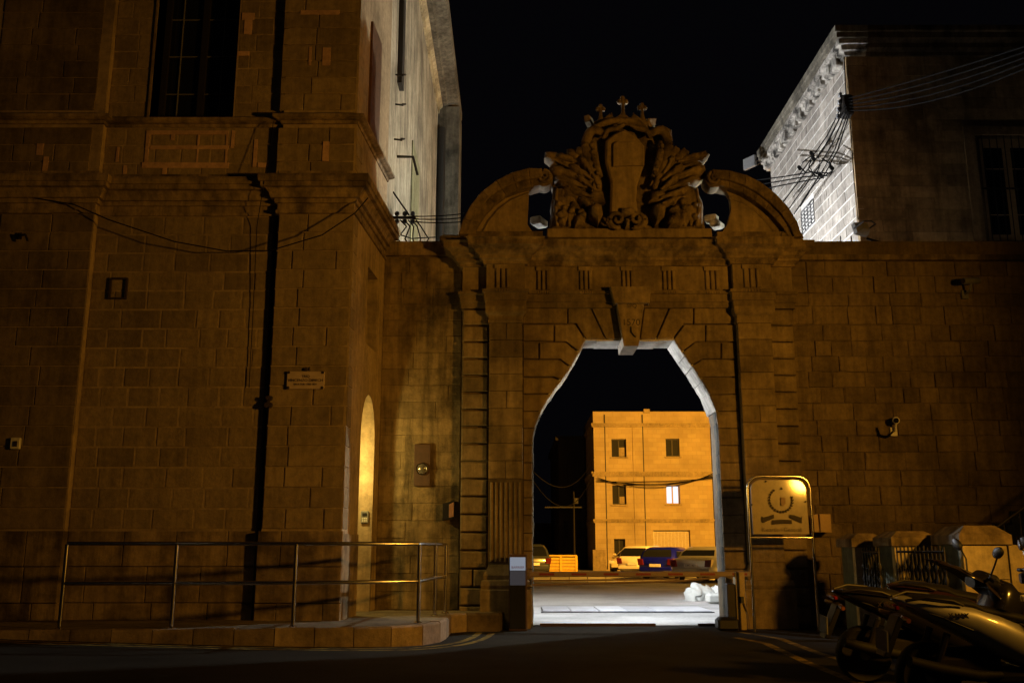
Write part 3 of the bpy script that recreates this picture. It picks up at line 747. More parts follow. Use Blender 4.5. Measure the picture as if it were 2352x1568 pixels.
for s in (1, -1):
    X = (lambda x: x) if s == 1 else (lambda x: 2 * 1100 - x)
    stroke([(X(985), 330), (X(905), 295), (X(862), 350), (X(862), 420), (X(885), 500), (X(915), 570), (X(938), 630)], [.05, .085, .09, .10, .085, .06, .05], 'scroll', 16.18)
    stroke([(X(905), 360), (X(905), 430), (X(920), 500), (X(950), 570)], [.04, .08, .07, .03], 'inner_scroll', 16.15)
    for i, (a, b) in enumerate([(893, 385), (895, 425), (905, 465), (918, 505), (930, 545)]):
        c = P(*Z3(X(a), b), 16.07); MB().lathe([(0, -.03), (.035, -.02), (.045, .02), (0, .05)], (c.x, 16.08, c.z), 'Y', 8).build('bead', 'carve', AO, True)
    c = P(*Z3(X(935), 625), 16.08); MB().lathe([(0, -.05), (.04, -.03), (.05, .02), (0, .08)], (c.x, 16.1, c.z), 'Y', 10).build('boss', 'carve', AO, True)
    stroke([(X(960), 345), (X(985), 300), (X(1040), 285), (X(1085), 262)], [.03, .05, .045, .03], 'hood_scroll', 16.12)
    # leaves and flags fanning out behind the shield
    for (a, b, c_, d, wd, dep) in [(790, 520, 618, 432, 34, 0), (800, 480, 668, 448, 26, .05), (850, 510, 742, 415, 40, .02), (870, 470, 795, 404, 34, .06), (840, 590, 640, 520, 34, .05), (860, 640, 668, 575, 30, .09), (900, 600, 760, 500, 30, .12), (905, 655, 790, 560, 26, .14), (905, 700, 720, 640, 26, .12), (890, 560, 820, 450, 22, .13), (880, 720, 700, 690, 24, .10), (900, 740, 800, 700, 24, .16)]:
        A, B = Vector((X(a), b)), Vector((X(c_), d)); dd = (B - A).normalized(); nn = Vector((-dd.y, dd.x)) * wd
        pl = [tuple(A + nn * .35), tuple(A.lerp(B, .35) + nn * .85), tuple(A.lerp(B, .6) + nn * .7), tuple(A.lerp(B, .72) + nn), tuple(A.lerp(B, .9) + nn * .6), tuple(A.lerp(B, 1.0) + nn * .25), tuple(A.lerp(B, .95) - nn * .2), tuple(A.lerp(B, .95) - nn * .7), tuple(A.lerp(B, .7) - nn), tuple(A.lerp(B, .55) - nn * .75), tuple(A.lerp(B, .3) - nn * .8), tuple(A - nn * .35)]
        part(pl, 'leaf', 16.33 - dep, .12 + rnd.uniform(0, .05), .05, 2, sc=8)
        q = [P(*Z3(*A.lerp(B, t)), 16.16) for t in (0, .5, .95)]
        MB().tube([(p.x, 16.33 - dep - .13 + .03 * i, p.z) for i, p in enumerate(q)], [.022, .02, .008], 6).build('leaf_rib', 'carve', AO, True)
    for k in range(9):
        a_, b_ = rnd.uniform(690, 850), rnd.uniform(700, 850); r_ = rnd.uniform(16, 30)
        part([(X(a_ + r_ * math.cos(t) * rnd.uniform(.8, 1.3)), b_ + r_ * math.sin(t)) for t in [2 * math.pi * i / 9 for i in range(9)]], 'trophy', 16.12, .10, .04, 2, sc=9)
    # drapery and trophies at the foot
    part([(X(660), 870), (X(650), 740), (X(690), 640), (X(760), 610), (X(810), 690), (X(830), 790), (X(820), 870)], 'drapery', 16.26, .18, .09, 4, sc=5)
    for i in range(4): stroke([(X(690 + i * 32), 640 + i * 14), (X(680 + i * 38), 740), (X(690 + i * 36), 860)], [.02, .035, .03], 'fold', 16.12 + .02 * i)
    part([(X(790), 870), (X(785), 810), (X(815), 785), (X(850), 800), (X(858), 870)], 'helmet', 16.2, .16, .03)
    part([(X(880), 800), (X(872), 750), (X(910), 722), (X(950), 740), (X(958), 790), (X(930), 845)], 'bell', 16.16, .18, .015)
    part([(X(850), 690), (X(900), 650), (X(960), 660), (X(975), 720), (X(900), 720)], 'ribbon', 16.24, .14, .03)
    pts = spiral(X(1042), 820, 52, 1.4, 1.2 if s == 1 else math.pi - 1.2, s, 16.12, .03)
    MB().tube(pts, [.045 * (1 - .45 * i / len(pts)) for i in range(len(pts))], 8).build('foot_scroll', 'carve', AO, True)
    stroke([(X(1000), 800), (X(985), 830), (X(1000), 865)], [.03, .04, .02], 'foot_leaf', 16.14)
part([(1060, 795), (1065, 755), (1140, 750), (1150, 795)], 'clasp', 16.1, .09, .01)
part([(1090, 870), (1088, 815), (1112, 815), (1115, 870)], 'drop', 16.1, .08, .01)
# crown
CR = MB(); CR.prism(zx([(895, 300), (905, 245), (960, 225), (1000, 195), (1030, 222), (1075, 190), (1120, 222), (1140, 195), (1180, 222), (1225, 240), (1240, 310), (1190, 262), (1075, 240), (960, 270)], 16.36), FRONT(16.36), 0, -.2, .02)
CRO = CR.displace(.01, 6).build('crown', 'carve', AO)
stroke([(890, 315), (930, 272), (1000, 246), (1080, 240), (1150, 246), (1195, 278), (1235, 318)], [.05, .06, .065, .065, .065, .06, .05], 'crown_band', 16.3)
for cx, cy, r in ((945, 168, 22), (1075, 124, 25), (1190, 160, 22), (1010, 200, 11), (1140, 200, 11)):
    mb = MB(); k = r * .39063 / 2200 * 17.2
    c = P(*Z3(cx, cy), 16.38)
    if r > 15:
        for dx, dz in ((-.75, 0), (.75, 0), (0, .85), (0, 0)): mb.lathe([(0, -k * .7), (k * .5, -k * .5), (k * .68, 0), (k * .5, k * .5), (0, k * .7)], (c.x + dx * k, 16.42, c.z + dz * k), 'Z', 10)
        e = P(*Z3(cx, 240), 16.4); mb.tube([(c.x, 16.42, e.z), (c.x, 16.42, (c.z + e.z) / 2), (c.x, 16.42, c.z - k * .3)], [k * .95, k * .5, k * .38], 8)
    else:
        mb.lathe([(k * .6, -.14), (k * .8, -.02), (0, k * 1.6)], (c.x, 16.42, c.z), 'Z', 8)
    mb.build('finial', 'carve', CRO, True)
for pl in ([(860, 210), (885, 215), (900, 240), (888, 272), (868, 245)], [(1190, 290), (1215, 230), (1275, 198), (1262, 260), (1225, 322)]):
    q = zx(pl, 16.6); c = sum((a for a, b in q)) / len(q); mm = MB()
    mm.prism([(a - c, b) for a, b in q], (Vector((c, 16.66, 0)), Vector((.62, .78, 0)) * 1.5, Vector((.78, -.62, 0))), .06, -.06, .015)
    mm.build('crown_leaf', 'gate', CRO)

# ================================================================== WALL RIGHT OF THE GATEWAY
RW = thing('boundary_wall', 'long rough limestone wall right of the gateway, dark joints and patched stones', 'wall', (7.5, 16.85, 0))
MB().bx(4.96, 14, 16.64, 17.1, -.2, 6.36).build('wall_core', 'wall_joint', RW)
MB().bx(5.0, 14, 16.52, 17.12, 6.345, 6.44).displace(.01, 3).build('coping_moulding', 'carve', RW)
MB().bx(5.0, 14, 16.57, 17.12, 6.44, 6.70).displace(.012, 3).build('coping', 'wall', RW)
ashlar(RW, 'wall', FRONT(16.64), 4.97, 9.9, .0, 6.34, .288, .28, .74, gap=.010, proud=.03, ch=.012, rough=.014, vary=.12)
# ================================================================== BUILDINGS BEHIND THE WALL
RB = thing('floodlit_building', 'flat-roofed stone building behind the wall with one side floodlit white', 'building', (11, 23.3, 0))
bx0, by0, by1, bzt = 7.62, 20.0, 26.6, 12.5
m = MB(); wx = P(2258, 400, 20).x; wz0, wz1 = P(2300, 552, 20).z + .0, P(2300, 315, 20).z
m.bx(bx0 + .03, bx0 + .5, by0 + .03, by1, 0, bzt); m.build('side_core', 'white_joint', RB)
m = MB()
m.bx(bx0 + .03, wx, by0 + .03, by0 + .5, 0, bzt); m.bx(wx, wx + 1.3, by0 + .03, by0 + .5, 0, wz0); m.bx(wx, wx + 1.3, by0 + .03, by0 + .5, wz1, bzt); m.bx(wx + 1.3, 16, by0 + .03, by0 + .5, 0, bzt)
m.build('front_core', 'bfront_joint', RB)
MB().bx(bx0 + .1, 16, by0 + .1, by1, bzt, bzt + .25).build('roof', 'dark_house', RB)
FW = (Vector((bx0 + .03, by1, 0)), Vector((0, -1, 0)), Vector((-1, 0, 0)))
wy0, wy1 = .2, .2
# small grated window on the floodlit side
def side_pt(px, py, X):
    x = (px - 1176) / 2200.0; u = (784.2 - py) / 2200.0
    d = Vector((x, cp - u * sp_, sp_ + u * cp)); t = X / d.x; return Vector((X, d.y * t, CAM_Z + d.z * t))
a = side_pt(1868, 478, bx0); b = side_pt(1838, 480, bx0); lo = side_pt(1852, 535, bx0)
gy0, gy1, gz0, gz1 = a.y, b.y, side_pt(1868, 510, bx0).z, a.z + .25
hole = (by1 - gy1, by1 - gy0, gz0, gz1)
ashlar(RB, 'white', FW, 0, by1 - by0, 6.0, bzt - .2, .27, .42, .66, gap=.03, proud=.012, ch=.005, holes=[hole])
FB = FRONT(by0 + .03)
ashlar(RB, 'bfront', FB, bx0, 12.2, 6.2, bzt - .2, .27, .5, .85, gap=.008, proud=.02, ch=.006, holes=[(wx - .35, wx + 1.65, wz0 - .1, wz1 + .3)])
# window of the floodlit side: bars over dark panes
gw = MB().bx(bx0 + .04, bx0 + .055, gy0, gy1, gz0, gz1).build('grated_window', 'glass_dark', RB)
m = MB()
for i in range(5): yy = gy0 + (gy1 - gy0) * i / 4; m.bx(bx0 - .0, bx0 + .035, yy - .012, yy + .012, gz0, gz1)
for i in range(7): zz = gz0 + (gz1 - gz0) * i / 6; m.bx(bx0 - .0, bx0 + .03, gy0, gy1, zz - .012, zz + .012)
m.build('grating', 'greybox', gw)
# roof cornice with eroded blocks
bp_ = [(bx0, by1 + .2), (bx0, by0), (bx0 + .45, by0)]; bq_ = [(bx0 + .455, by0), (16, by0)]
z = bzt - .25
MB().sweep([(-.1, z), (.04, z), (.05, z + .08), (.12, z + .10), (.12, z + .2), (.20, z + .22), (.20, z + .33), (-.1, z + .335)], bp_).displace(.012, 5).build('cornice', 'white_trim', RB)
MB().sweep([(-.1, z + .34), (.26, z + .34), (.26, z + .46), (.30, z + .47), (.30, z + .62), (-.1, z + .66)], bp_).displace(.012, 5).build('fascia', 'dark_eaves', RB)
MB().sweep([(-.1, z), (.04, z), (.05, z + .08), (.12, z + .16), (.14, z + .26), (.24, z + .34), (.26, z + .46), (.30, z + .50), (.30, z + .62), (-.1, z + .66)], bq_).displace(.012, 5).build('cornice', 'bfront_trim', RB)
yy = by0 + .25
while yy < by1:
    ww = rnd.uniform(.2, .5); h_ = rnd.uniform(.16, .34)
    MB().cbox((bx0 - .05, yy + ww / 2, z + .14 - h_ * .2), (rnd.uniform(.10, .26), ww, h_), .025).displace(.035, 7, yy).build('eroded_block', 'white_trim', RB, True, ang=30)
    yy += ww + rnd.uniform(.05, .3)
# front window: architrave, frame, panes, iron bars
m = MB()
for a_, b_, c_, d_ in ((wx - .35, wx - .10, wz0 - .05, wz1 + .25), (wx + 1.4, wx + 1.65, wz0 - .05, wz1 + .25)): m.bx(a_, b_, by0 - .03, by0 + .1, c_, d_)
m.bx(wx - .1, wx + 1.4, by0 - .03, by0 + .1, wz1 + .05, wz1 + .25); m.build('window_surround', 'bfront', RB)
MB().bx(wx - .4, wx + 1.7, by0 - .06, by0 + .1, wz0 - .12, wz0 - .05).build('sill', 'bfront', RB)
fw = MB()
for a_, b_ in ((wx, wx + .12), (wx + .55, wx + .72), (wx + 1.17, wx + 1.3)): fw.bx(a_, b_, by0 + .10, by0 + .16, wz0, wz1)
fw.bx(wx, wx + 1.3, by0 + .105, by0 + .155, wz0, wz0 + .16); fw.bx(wx, wx + 1.3, by0 + .105, by0 + .155, wz1 - .2, wz1)
fo = fw.build('window', 'frame_wood', RB)
for a_, b_ in ((wx + .12, wx + .55), (wx + .72, wx + 1.17)): MB().bx(a_, b_, by0 + .14, by0 + .15, wz0 + .1, wz1 - .1).build('pane', 'glass_dark', fo)
for zz in (wz0 + .62, wz1 - .72): MB().bx(wx + .12, wx + 1.17, by0 + .125, by0 + .138, zz, zz + .02).build('glazing_bar', 'frame_wood', fo)
for i in range(9): MB().tube([(wx + .07 + i * .165, by0 + .03, wz0 - .04), (wx + .07 + i * .165, by0 + .03, wz1 + .06)], .013, 6).build('bar', 'iron', fo)
MB().bx(wx - .06, wx + 1.38, by0 + .02, by0 + .04, (wz0 + wz1) / 2 - .02, (wz0 + wz1) / 2 + .02).build('cross_bar', 'iron', fo)
MB().tube([side_pt(1938, 120, bx0 - .03), side_pt(1944, 230, bx0 - .03)], .015, 6).build('downlead', 'cable', RB)

# left-hand building behind the gate wall
TB = thing('plastered_building', 'tall plastered building behind the gate wall, pale streaked side under floodlight', 'building', (-5, 24, 0))
tx = -2.42
MB().bx(-9, tx, 17.4, 30.2, 0, 15.25).build('wall', 'plaster', TB)
MB().sweep([(-.1, 15.15), (.06, 15.15), (.08, 15.3), (.16, 15.36), (.16, 15.5), (-.1, 15.52)], [(tx, 17.3), (tx, 30.2)]).displace(.03, 2).build('string_course', stone_mat('cream_string', (.52, .44, .28), dark=.5, streak=.3), TB)
MB().sweep([(-.1, 15.42), (.30, 15.42), (.34, 15.5), (.66, 15.52), (.70, 15.62), (.70, 15.86), (-.1, 15.9)], [(tx, 17.3), (tx, 30.45)]).displace(.02, 2, 4).build('eaves', 'dark_eaves', TB)
MB().bx(tx - .3, -1.72, 29.0, 30.4, 0, 15.41).build('end_pier', 'dark_eaves', TB)  # weaker light on the pier is put into this dark colour
MB().bx(-1.72, -1.64, 29.3, 30.4, 0, 8.3).build('pier_step', 'dark_eaves', TB)
sb = lambda px, py: side_pt(px, py, tx)
q0, q1 = sb(948, 330), sb(972, 540)
m = MB(); m.bx(tx - .05, tx + .03, q0.y - .2, q0.y + 1.5, 6, q0.z); m.build('blocked_window', stone_mat('blocked_window_stone', (.33, .33, .2), dark=.7, var=0, streak=.4), TB)
m = MB(); pa, pb = sb(912, 0), sb(906, 165)
m.bx(tx, tx + .10, 18.55, 18.95, pb.z, 17).build('flue', 'pipe', TB)
yk = sb(1005, 400).y
m = MB().tube([(tx + .14, 28.9, 5), (tx + .14, 28.9, 14.6)], .13, 10).build('downpipe', 'pipe', TB, True)
for (px_, py_) in ((908, 172), (908, 240), (905, 320)):
    c = sb(px_, py_); MB().tube([c, c + Vector((.16, 0, -.02)), c + Vector((.2, .1, .05)), c + Vector((.12, .2, .1))], .02, 6).build('iron_hook', 'iron', TB)
bl = sb(912, 360); MB().tube([bl, bl + Vector((.35, -.1, -.05)), bl + Vector((.45, -.1, -.45))], .03, 6).build('iron_bracket', 'iron', TB)

# ================================================================== BLOCK AT THE FAR END OF THE YARD
FB_ = thing('barrack_block', 'three-storey pale stone block glowing orange at the far end of the yard', 'building', (10, 64, 0))
fx0, fx1, fy = 5.1, 16.5, 60.0
ops = []
def fop(a, b, c, d): p, q = P(a, d, fy), P(c, b, fy); return (p.x, q.x, p.z, q.z)
wins = [fop(1405, 1008, 1438, 1049), fop(1530, 1007, 1560, 1048), fop(1407, 1114, 1438, 1158), fop(1531, 1114, 1561, 1157), fop(1411, 1237, 1436, 1277)]
door = fop(1503, 1217, 1585, 1300); door = (door[0], door[1], 0, door[3])
def wall_with_holes(name, x0, x1, z0, z1, y0, y1, holes, mat, parent):
    m = MB(); xs_ = sorted({x0, x1} | {h[0] for h in holes} | {h[1] for h in holes}); zs_ = sorted({z0, z1} | {h[2] for h in holes} | {h[3] for h in holes})
    for i in range(len(xs_) - 1):
        run = None
        for j in range(len(zs_) - 1):
            cx, cz = (xs_[i] + xs_[i + 1]) / 2, (zs_[j] + zs_[j + 1]) / 2
            inside = any(h[0] < cx < h[1] and h[2] < cz < h[3] for h in holes)
            if not inside: run = (run[0], zs_[j + 1]) if run else (zs_[j], zs_[j + 1])
            if inside or j == len(zs_) - 2:
                if run: m.bx(xs_[i], xs_[i + 1], y0, y1, *run)
                run = None
    return m.build(name, mat, parent)
ftop = P(1500, 945, fy).z
wall_with_holes('front_wall', fx0, fx1, 0, ftop, fy, fy + .4, wins + [door], 'far', FB_)
MB().bx(fx0, fx0 + .4, fy + .4, fy + 8, 0, ftop).build('side_wall', 'far', FB_)
MB().bx(fx0 + .4, fx1, fy + .4, fy + 8, ftop - .8, ftop - .5).build('roof', 'dark_house', FB_)
fz = lambda y: P(1500, y, fy).z
for nm, ya, yb, pr in (('cornice', 972, 981, .14), ('string_course', 1083, 1094, .16), ('string_course', 1192, 1200, .10)):
    MB().sweep([(-.05, fz(yb)), (pr * .5, fz(yb)), (pr, fz(ya) - .06), (pr, fz(ya)), (-.05, fz(ya) + .02)], [(fx0, fy + 8), (fx0, fy), (fx1, fy)]).build(nm, 'far_trim', FB_)
for a_, b_ in ((1365, 1390), (1455, 1478), (1640, 1665)):
    xa, xb = P(a_, 1100, fy).x, P(b_, 1100, fy).x
    for za, zb in ((fz(1300), fz(1201)), (fz(1192), fz(1095)), (fz(1083), fz(982))): MB().bx(xa, xb, fy - .07, fy + .02, za, zb).build('pilaster', 'far', FB_)
MB().bx(P(1362, 1300, fy).x, P(1392, 1300, fy).x, fy - .1, fy + .02, 0, fz(1262)).build('pilaster_base', 'far_trim', FB_)
for px_ in (1391, 1479, 1637):
    x_ = P(px_, 1100, fy).x; MB().tube([(x_, fy - .06, .1), (x_, fy - .06, ftop - .2)], .035, 6).build('downpipe', 'pipe', FB_)
MB().bx(P(1478, 945, fy).x, P(1492, 945, fy).x, fy - .1, fy + .2, ftop - .1, ftop + .15).build('chimney_block', 'far_trim', FB_)
for k, (a_, b_, c_, d_) in enumerate(wins):
    wo = MB(); t_ = .06
    wo.bx(a_, a_ + t_, fy + .25, fy + .31, c_, d_); wo.bx(b_ - t_, b_, fy + .25, fy + .31, c_, d_); wo.bx(a_ + t_, b_ - t_, fy + .25, fy + .31, c_, c_ + t_); wo.bx(a_ + t_, b_ - t_, fy + .25, fy + .31, d_ - t_, d_); wo.bx((a_ + b_) / 2 - .04, (a_ + b_) / 2 + .04, fy + .25, fy + .31, c_ + t_, d_ - t_)
    wob = wo.build('window', 'frame_wood' if k == 3 else 'iron', FB_)
    MB().bx(a_ + t_, b_ - t_, fy + .33, fy + .345, c_ + t_, d_ - t_).build('pane', 'lit_window' if k == 3 else 'dark_pane', wob)
    MB().bx(a_ - .1, b_ + .1, fy - .10, fy + .1, c_ - .1, c_ - .01).build('sill', 'far_trim', wob)
    if k in (0, 2): MB().bx((a_ + b_) / 2 + .02, b_ - .08, fy + .31, fy + .325, c_ + .06, c_ + (.55 if k == 0 else .42) * (d_ - c_)).build('board', 'far_trim', wob)
dd = MB(); nb = 10
DO = MB().bx(door[0], door[1], fy + .34, fy + .38, 0, door[3]).build('garage_door', 'whitebox', FB_)
for i in range(nb):
    a_ = door[0] + .1 + (door[1] - door[0] - .1) * i / nb; MB().bx(a_, a_ + (door[1] - door[0] - .1) / nb - .03, fy + .31, fy + .338, .02, door[3] - .1).build('panel', plain('cream_door', (.5, .42, .33), .6), DO)
MB().bx(door[0] + .75, door[0] + .95, fy + .285, fy + .31, 1.15, 1.3).build('lock', 'black', DO)

# dark houses on the yard's left side
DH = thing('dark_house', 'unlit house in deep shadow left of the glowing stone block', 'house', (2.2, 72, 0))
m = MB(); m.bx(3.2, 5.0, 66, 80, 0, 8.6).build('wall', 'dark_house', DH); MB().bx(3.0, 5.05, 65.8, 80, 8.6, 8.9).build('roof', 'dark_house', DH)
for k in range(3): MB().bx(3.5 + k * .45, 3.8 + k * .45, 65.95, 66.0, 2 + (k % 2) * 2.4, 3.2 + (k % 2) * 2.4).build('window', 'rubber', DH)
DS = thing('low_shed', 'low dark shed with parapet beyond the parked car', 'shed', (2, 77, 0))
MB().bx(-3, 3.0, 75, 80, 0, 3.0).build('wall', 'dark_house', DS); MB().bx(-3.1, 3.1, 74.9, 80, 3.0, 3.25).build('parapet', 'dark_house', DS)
# ================================================================== LAMPS
# sodium street lamp on the right-hand side of the street
SL_ = thing('street_lamp', 'bracket street lamp with orange sodium lantern across the street', 'street lamp', (9.3, 5.6, 0))
MB().tube([(9.3, 5.6, 0), (9.3, 5.6, 2), (9.3, 5.6, 4.6)], [.09, .07, .05], 12).build('post', 'iron', SL_, True)
MB().tube([(9.3, 5.6, 4.4), (8.7, 5.8, 4.55), (8.05, 6.0, 4.25)], .03, 8).build('arm', 'iron', SL_, True)
MB().lathe([(.02, .34), (.10, .30), (.24, .22), (.27, .16), (.26, .16)], (8.0, 6.0, 3.85), 'Z', 16).build('hood', 'iron', SL_, True)
STREET = spot('street_lamp_light', STREET_POS, (-.5, 15.0, 4.9), STREET_W, SODIUM, R(108), 1.0, .26, SL_)
# added weak warm lamp, unseen behind the camera, to lift the shadows
S2 = thing('street_lamp', 'added warm fill lamp on a tall post, unseen behind the camera', 'street lamp', (-6, -14, 0))
MB().tube([(-6, -14, 0), (-6, -14, 7.4)], [.1, .06], 12).build('post', 'iron', S2, True)
MB().lathe([(.02, .3), (.2, .2), (.24, .1), (.0, .05)], (-6, -14, 7.3), 'Z', 14).build('hood', 'iron', S2, True)
point('warm_fill_light', (-6, -14, 7.2), 150, (1.0, .74, .40), .2, S2)
# yard lamp
YL = thing('yard_lamp', 'tall orange sodium lamp post in the yard behind the wall', 'street lamp', (14.6, 33, 0))
MB().tube([(14.6, 33, 0), (14.6, 33, 9.2)], [.12, .07], 12).build('post', 'iron', YL, True)
MB().cbox((14.2, 33.1, 9.1), (.9, .3, .16), .04).build('lantern', 'iron', YL)
spot('yard_lamp_light', (14.0, 33.2, 8.9), (8.5, 58, 3.5), YARD_W, (1, .44, .04), R(112), .7, .2, YL)
point('yard_lamp_glow', (14.2, 33.0, 8.8), 3800, (1, .465, .045), .2, YL)
# floodlights
def floodlight(name, label, loc, target, watts, sz, size=.34, group=None, col=None):
    t = thing(name, label, 'floodlight', loc, group); L = Vector(loc)
    d = (Vector(target) - L).normalized(); up = Vector((0, 0, 1)); sd = d.cross(up).normalized(); u2 = sd.cross(d)
    def ring(f, k): return [L + d * f + sd * (a * k) + u2 * (b * k * .75) for a, b in ((-1, -1), (1, -1), (1, 1), (-1, 1))]
    MB().loft([ring(-.14, size * .3), ring(-.04, size * .5), ring(.04, size * .5)]).build('housing', 'greybox', t)
    MB().loft([ring(.041, size * .46), ring(.046, size * .46)]).build('lens', emit('flood_lens', COOL, 6) if watts else 'greybox', t)
    MB().tube([L + sd * size * .52, L + sd * size * .52 - d * .25, L - d * .3, L - sd * size * .52 - d * .25, L - sd * size * .52], .015, 6).build('bracket', 'iron', t)
    if watts: spot(name + '_light', L + d * .06, target, watts, col or COOL, sz, .5, .12, t)
    return t
floodlight('floodlight', 'floodlight fixed low on the plastered building behind the gate wall', (-2.1, 24.0, 4.4), (6.5, 22.4, 7.4), FLOOD_W, R(132))
floodlight('floodlight', 'floodlight over the back of the gateway opening, pointing down at the yard', (1.95, 17.45, 5.35), (2.3, 20.4, 0), 4600, R(84), col=(.84, .92, 1.0))
floodlight('floodlight', 'floodlight fixed low on the side of the floodlit stone building', (7.35, 20.9, 6.0), (-1.0, 21.0, 7.0), FLOOD_W * .40, R(150), col=WARMW)
floodlight('floodlight', 'small floodlight behind the wall top, pointing up at the white building side', (6.7, 21.6, 5.8), (7.62, 21.9, 8.6), 420, R(140), .24)
fp = P(1975, 528, 17.3)
floodlight('floodlight', 'orange-lit back of a floodlight standing on the wall top beside an aerial', tuple(fp), (3.0, 24, 5.0), FLOOD_W * .05, R(80), .30)
fq = P(1722, 374, 26.2)
floodlight('floodlight', 'pale floodlight box sticking out at the end of the eroded roof cornice', tuple(fq), (1.0, 22.5, 12.4), 0, R(60), .44)

# ================================================================== STREET OBJECTS
# stainless handrail on the pavement
HR = thing('handrail', 'curved stainless steel handrail with two rails on the pavement edge', 'handrail', (-4, 13, PT))
pp = [(137, 1432, 12.62), (393, 1438, 12.72), (672, 1440, 12.92), (960, 1430, 13.62), (998, 1412, 15.1), (1022, 1412, 15.75)]
posts = [Vector((P(a, b, y).x, y, PT)) for a, b, y in pp]
for p in posts:
    PO = MB().tube([p, p + Vector((0, 0, 1.05))], .027, 10).build('post', 'steel', HR, True)
    MB().lathe([(.06, 0), (.06, .012), (.03, .03)], p, 'Z', 12).build('flange', 'steel', PO, True)
def rail(h):
    c = [posts[0], posts[1], posts[2], posts[2].lerp(posts[3], .55) + Vector((.06, -.10, 0)), posts[3] + Vector((-.02, -.02, 0)), posts[3] + Vector((.03, .12, 0)), posts[4], posts[5]]
    pts = [q + Vector((0, 0, h)) for q in c]
    MB().tube(pts[:5], .027, 10).build('rail', 'steel', HR, True); MB().tube(pts[4:], .024, 10).build('rail', 'steel', HR, True)
rail(1.06); rail(.56)
# street name plaque
c = P(702, 873, 14.12)
PQ = thing('street_plaque', 'pale marble street name plaque on the corner pilaster', 'plaque', (c.x, 14.14, c.z - .15))
MB().cbox((c.x, 14.125, c.z), (.56, .03, .27), .008).build('slab', 'marble', PQ)
for sx in (-1, 1):
    for sz in (-1, 1): MB().lathe([(0, -.012), (.022, -.008), (.022, .01)], (c.x + sx * .255, 14.11, c.z + sz * .115), 'Y', 8).build('screw', 'ink', PQ)
text_obj('lettering', 'TRIQ', .055, (c.x, 14.107, c.z + .055), 'ink', PQ)
text_obj('lettering', 'VINCENZO DIMECH', .058, (c.x, 14.107, c.z - .005), 'ink', PQ)
text_obj('lettering', 'SKULTUR 1768 1831', .04, (c.x, 14.107, c.z - .065), 'ink', PQ)
MB().lathe([(0, -.01), (.03, -.005), (.03, .01)], (c.x, 14.12, c.z + .165), 'Y', 10).build('emblem', 'ink', PQ)
# black paint mark and small fittings on the corner building
c = P(616, 922, 14.14); m = MB()
for dx, dz, r in ((-.02, .06, .035), (.03, .05, .04), (.0, .0, .03), (-.03, -.05, .045), (.03, -.055, .045)): m.lathe([(0, -.006), (r * .7, -.005), (r, .004)], (c.x + dx, 14.145, c.z + dz), 'Y', 9)
tag(m.build('paint_mark', 'ink'), 'small black painted mark under the marble street plaque', 'clamp')
c = P(276, 666, 14.34)
PF = thing('wall_frame', 'small empty dark square frame on the recessed wall panel', 'frame', (c.x, 14.27, c.z - .18))
for dx, dz, wx_, wz_ in ((-.125, 0, .03, .34), (.125, 0, .03, .34), (0, .16, .22, .03), (0, -.155, .22, .025)): MB().box((c.x + dx, 14.27, c.z + dz), (wx_, .05, wz_)).build('frame_bar', 'ink', PF)
c = P(37, 1018, 14.13); m = thing('wall_socket', 'small white electric fitting low on the left pilaster', 'switch box', (c.x, 14.13, c.z))
MB().cbox((c.x, 14.12, c.z), (.14, .05, .17), .01).build('box', 'whitebox', m); MB().box((c.x + .01, 14.09, c.z - .01), (.05, .02, .08)).build('switch', 'ink', m)
c = P(60, 545, 14.13); m = thing('wall_bracket', 'small bent iron bracket under the cornice of the left pilaster', 'bracket', (c.x, 14.13, c.z))
MB().tube([(c.x - .1, 14.12, c.z + .02), (c.x + .05, 14.0, c.z), (c.x + .1, 14.0, c.z - .1)], .018, 6).build('rod', 'iron', m); MB().box((c.x - .1, 14.13, c.z + .02), (.06, .03, .1)).build('plate', 'iron', m)
# dark pipe put where the corner pilaster's shadow strip falls
DP = thing('shadow_pipe', 'dark pipe in the shadow strip left of the corner pilaster', 'pipe', (-3.70, 14.25, PT))
MB().tube([(-3.70, 14.27, PT), (-3.70, 14.27, 3), (-3.70, 14.27, 6.35)], .045, 10).build('pipe', 'pipe', DP, True)
MB().lathe([(.05, 0), (.05, .05)], (-3.70, 14.27, 1.6), 'Z', 10).build('collar', 'pipe', DP)
# keypad in the door recess and a letter plate by the door
rp = FS[0] + Ud * ud1; kq = rp - ND * .12 + Vector((0, 0, 1.78))
rz = math.atan2(Ud.y, Ud.x) - math.pi / 2
KP = thing('door_keypad', 'grey intercom keypad on the yellow-lit door jamb', 'keypad', kq - Ud * .03)
MB().cbox(kq - Ud * .02, (.13, .04, .20), .008, rz).build('case', 'greybox', KP); MB().box(kq - Ud * .045 + Vector((0, 0, .045)), (.075, .012, .045), rz).build('screen', 'black', KP)
m = MB()
for i in range(3):
    for j in range(3): m.box(kq - Ud * .044 + Vector(((i - 1) * .03, 0, -.02 - j * .025)), (.02, .01, .016), rz)
m.build('keys', 'whitebox', KP)
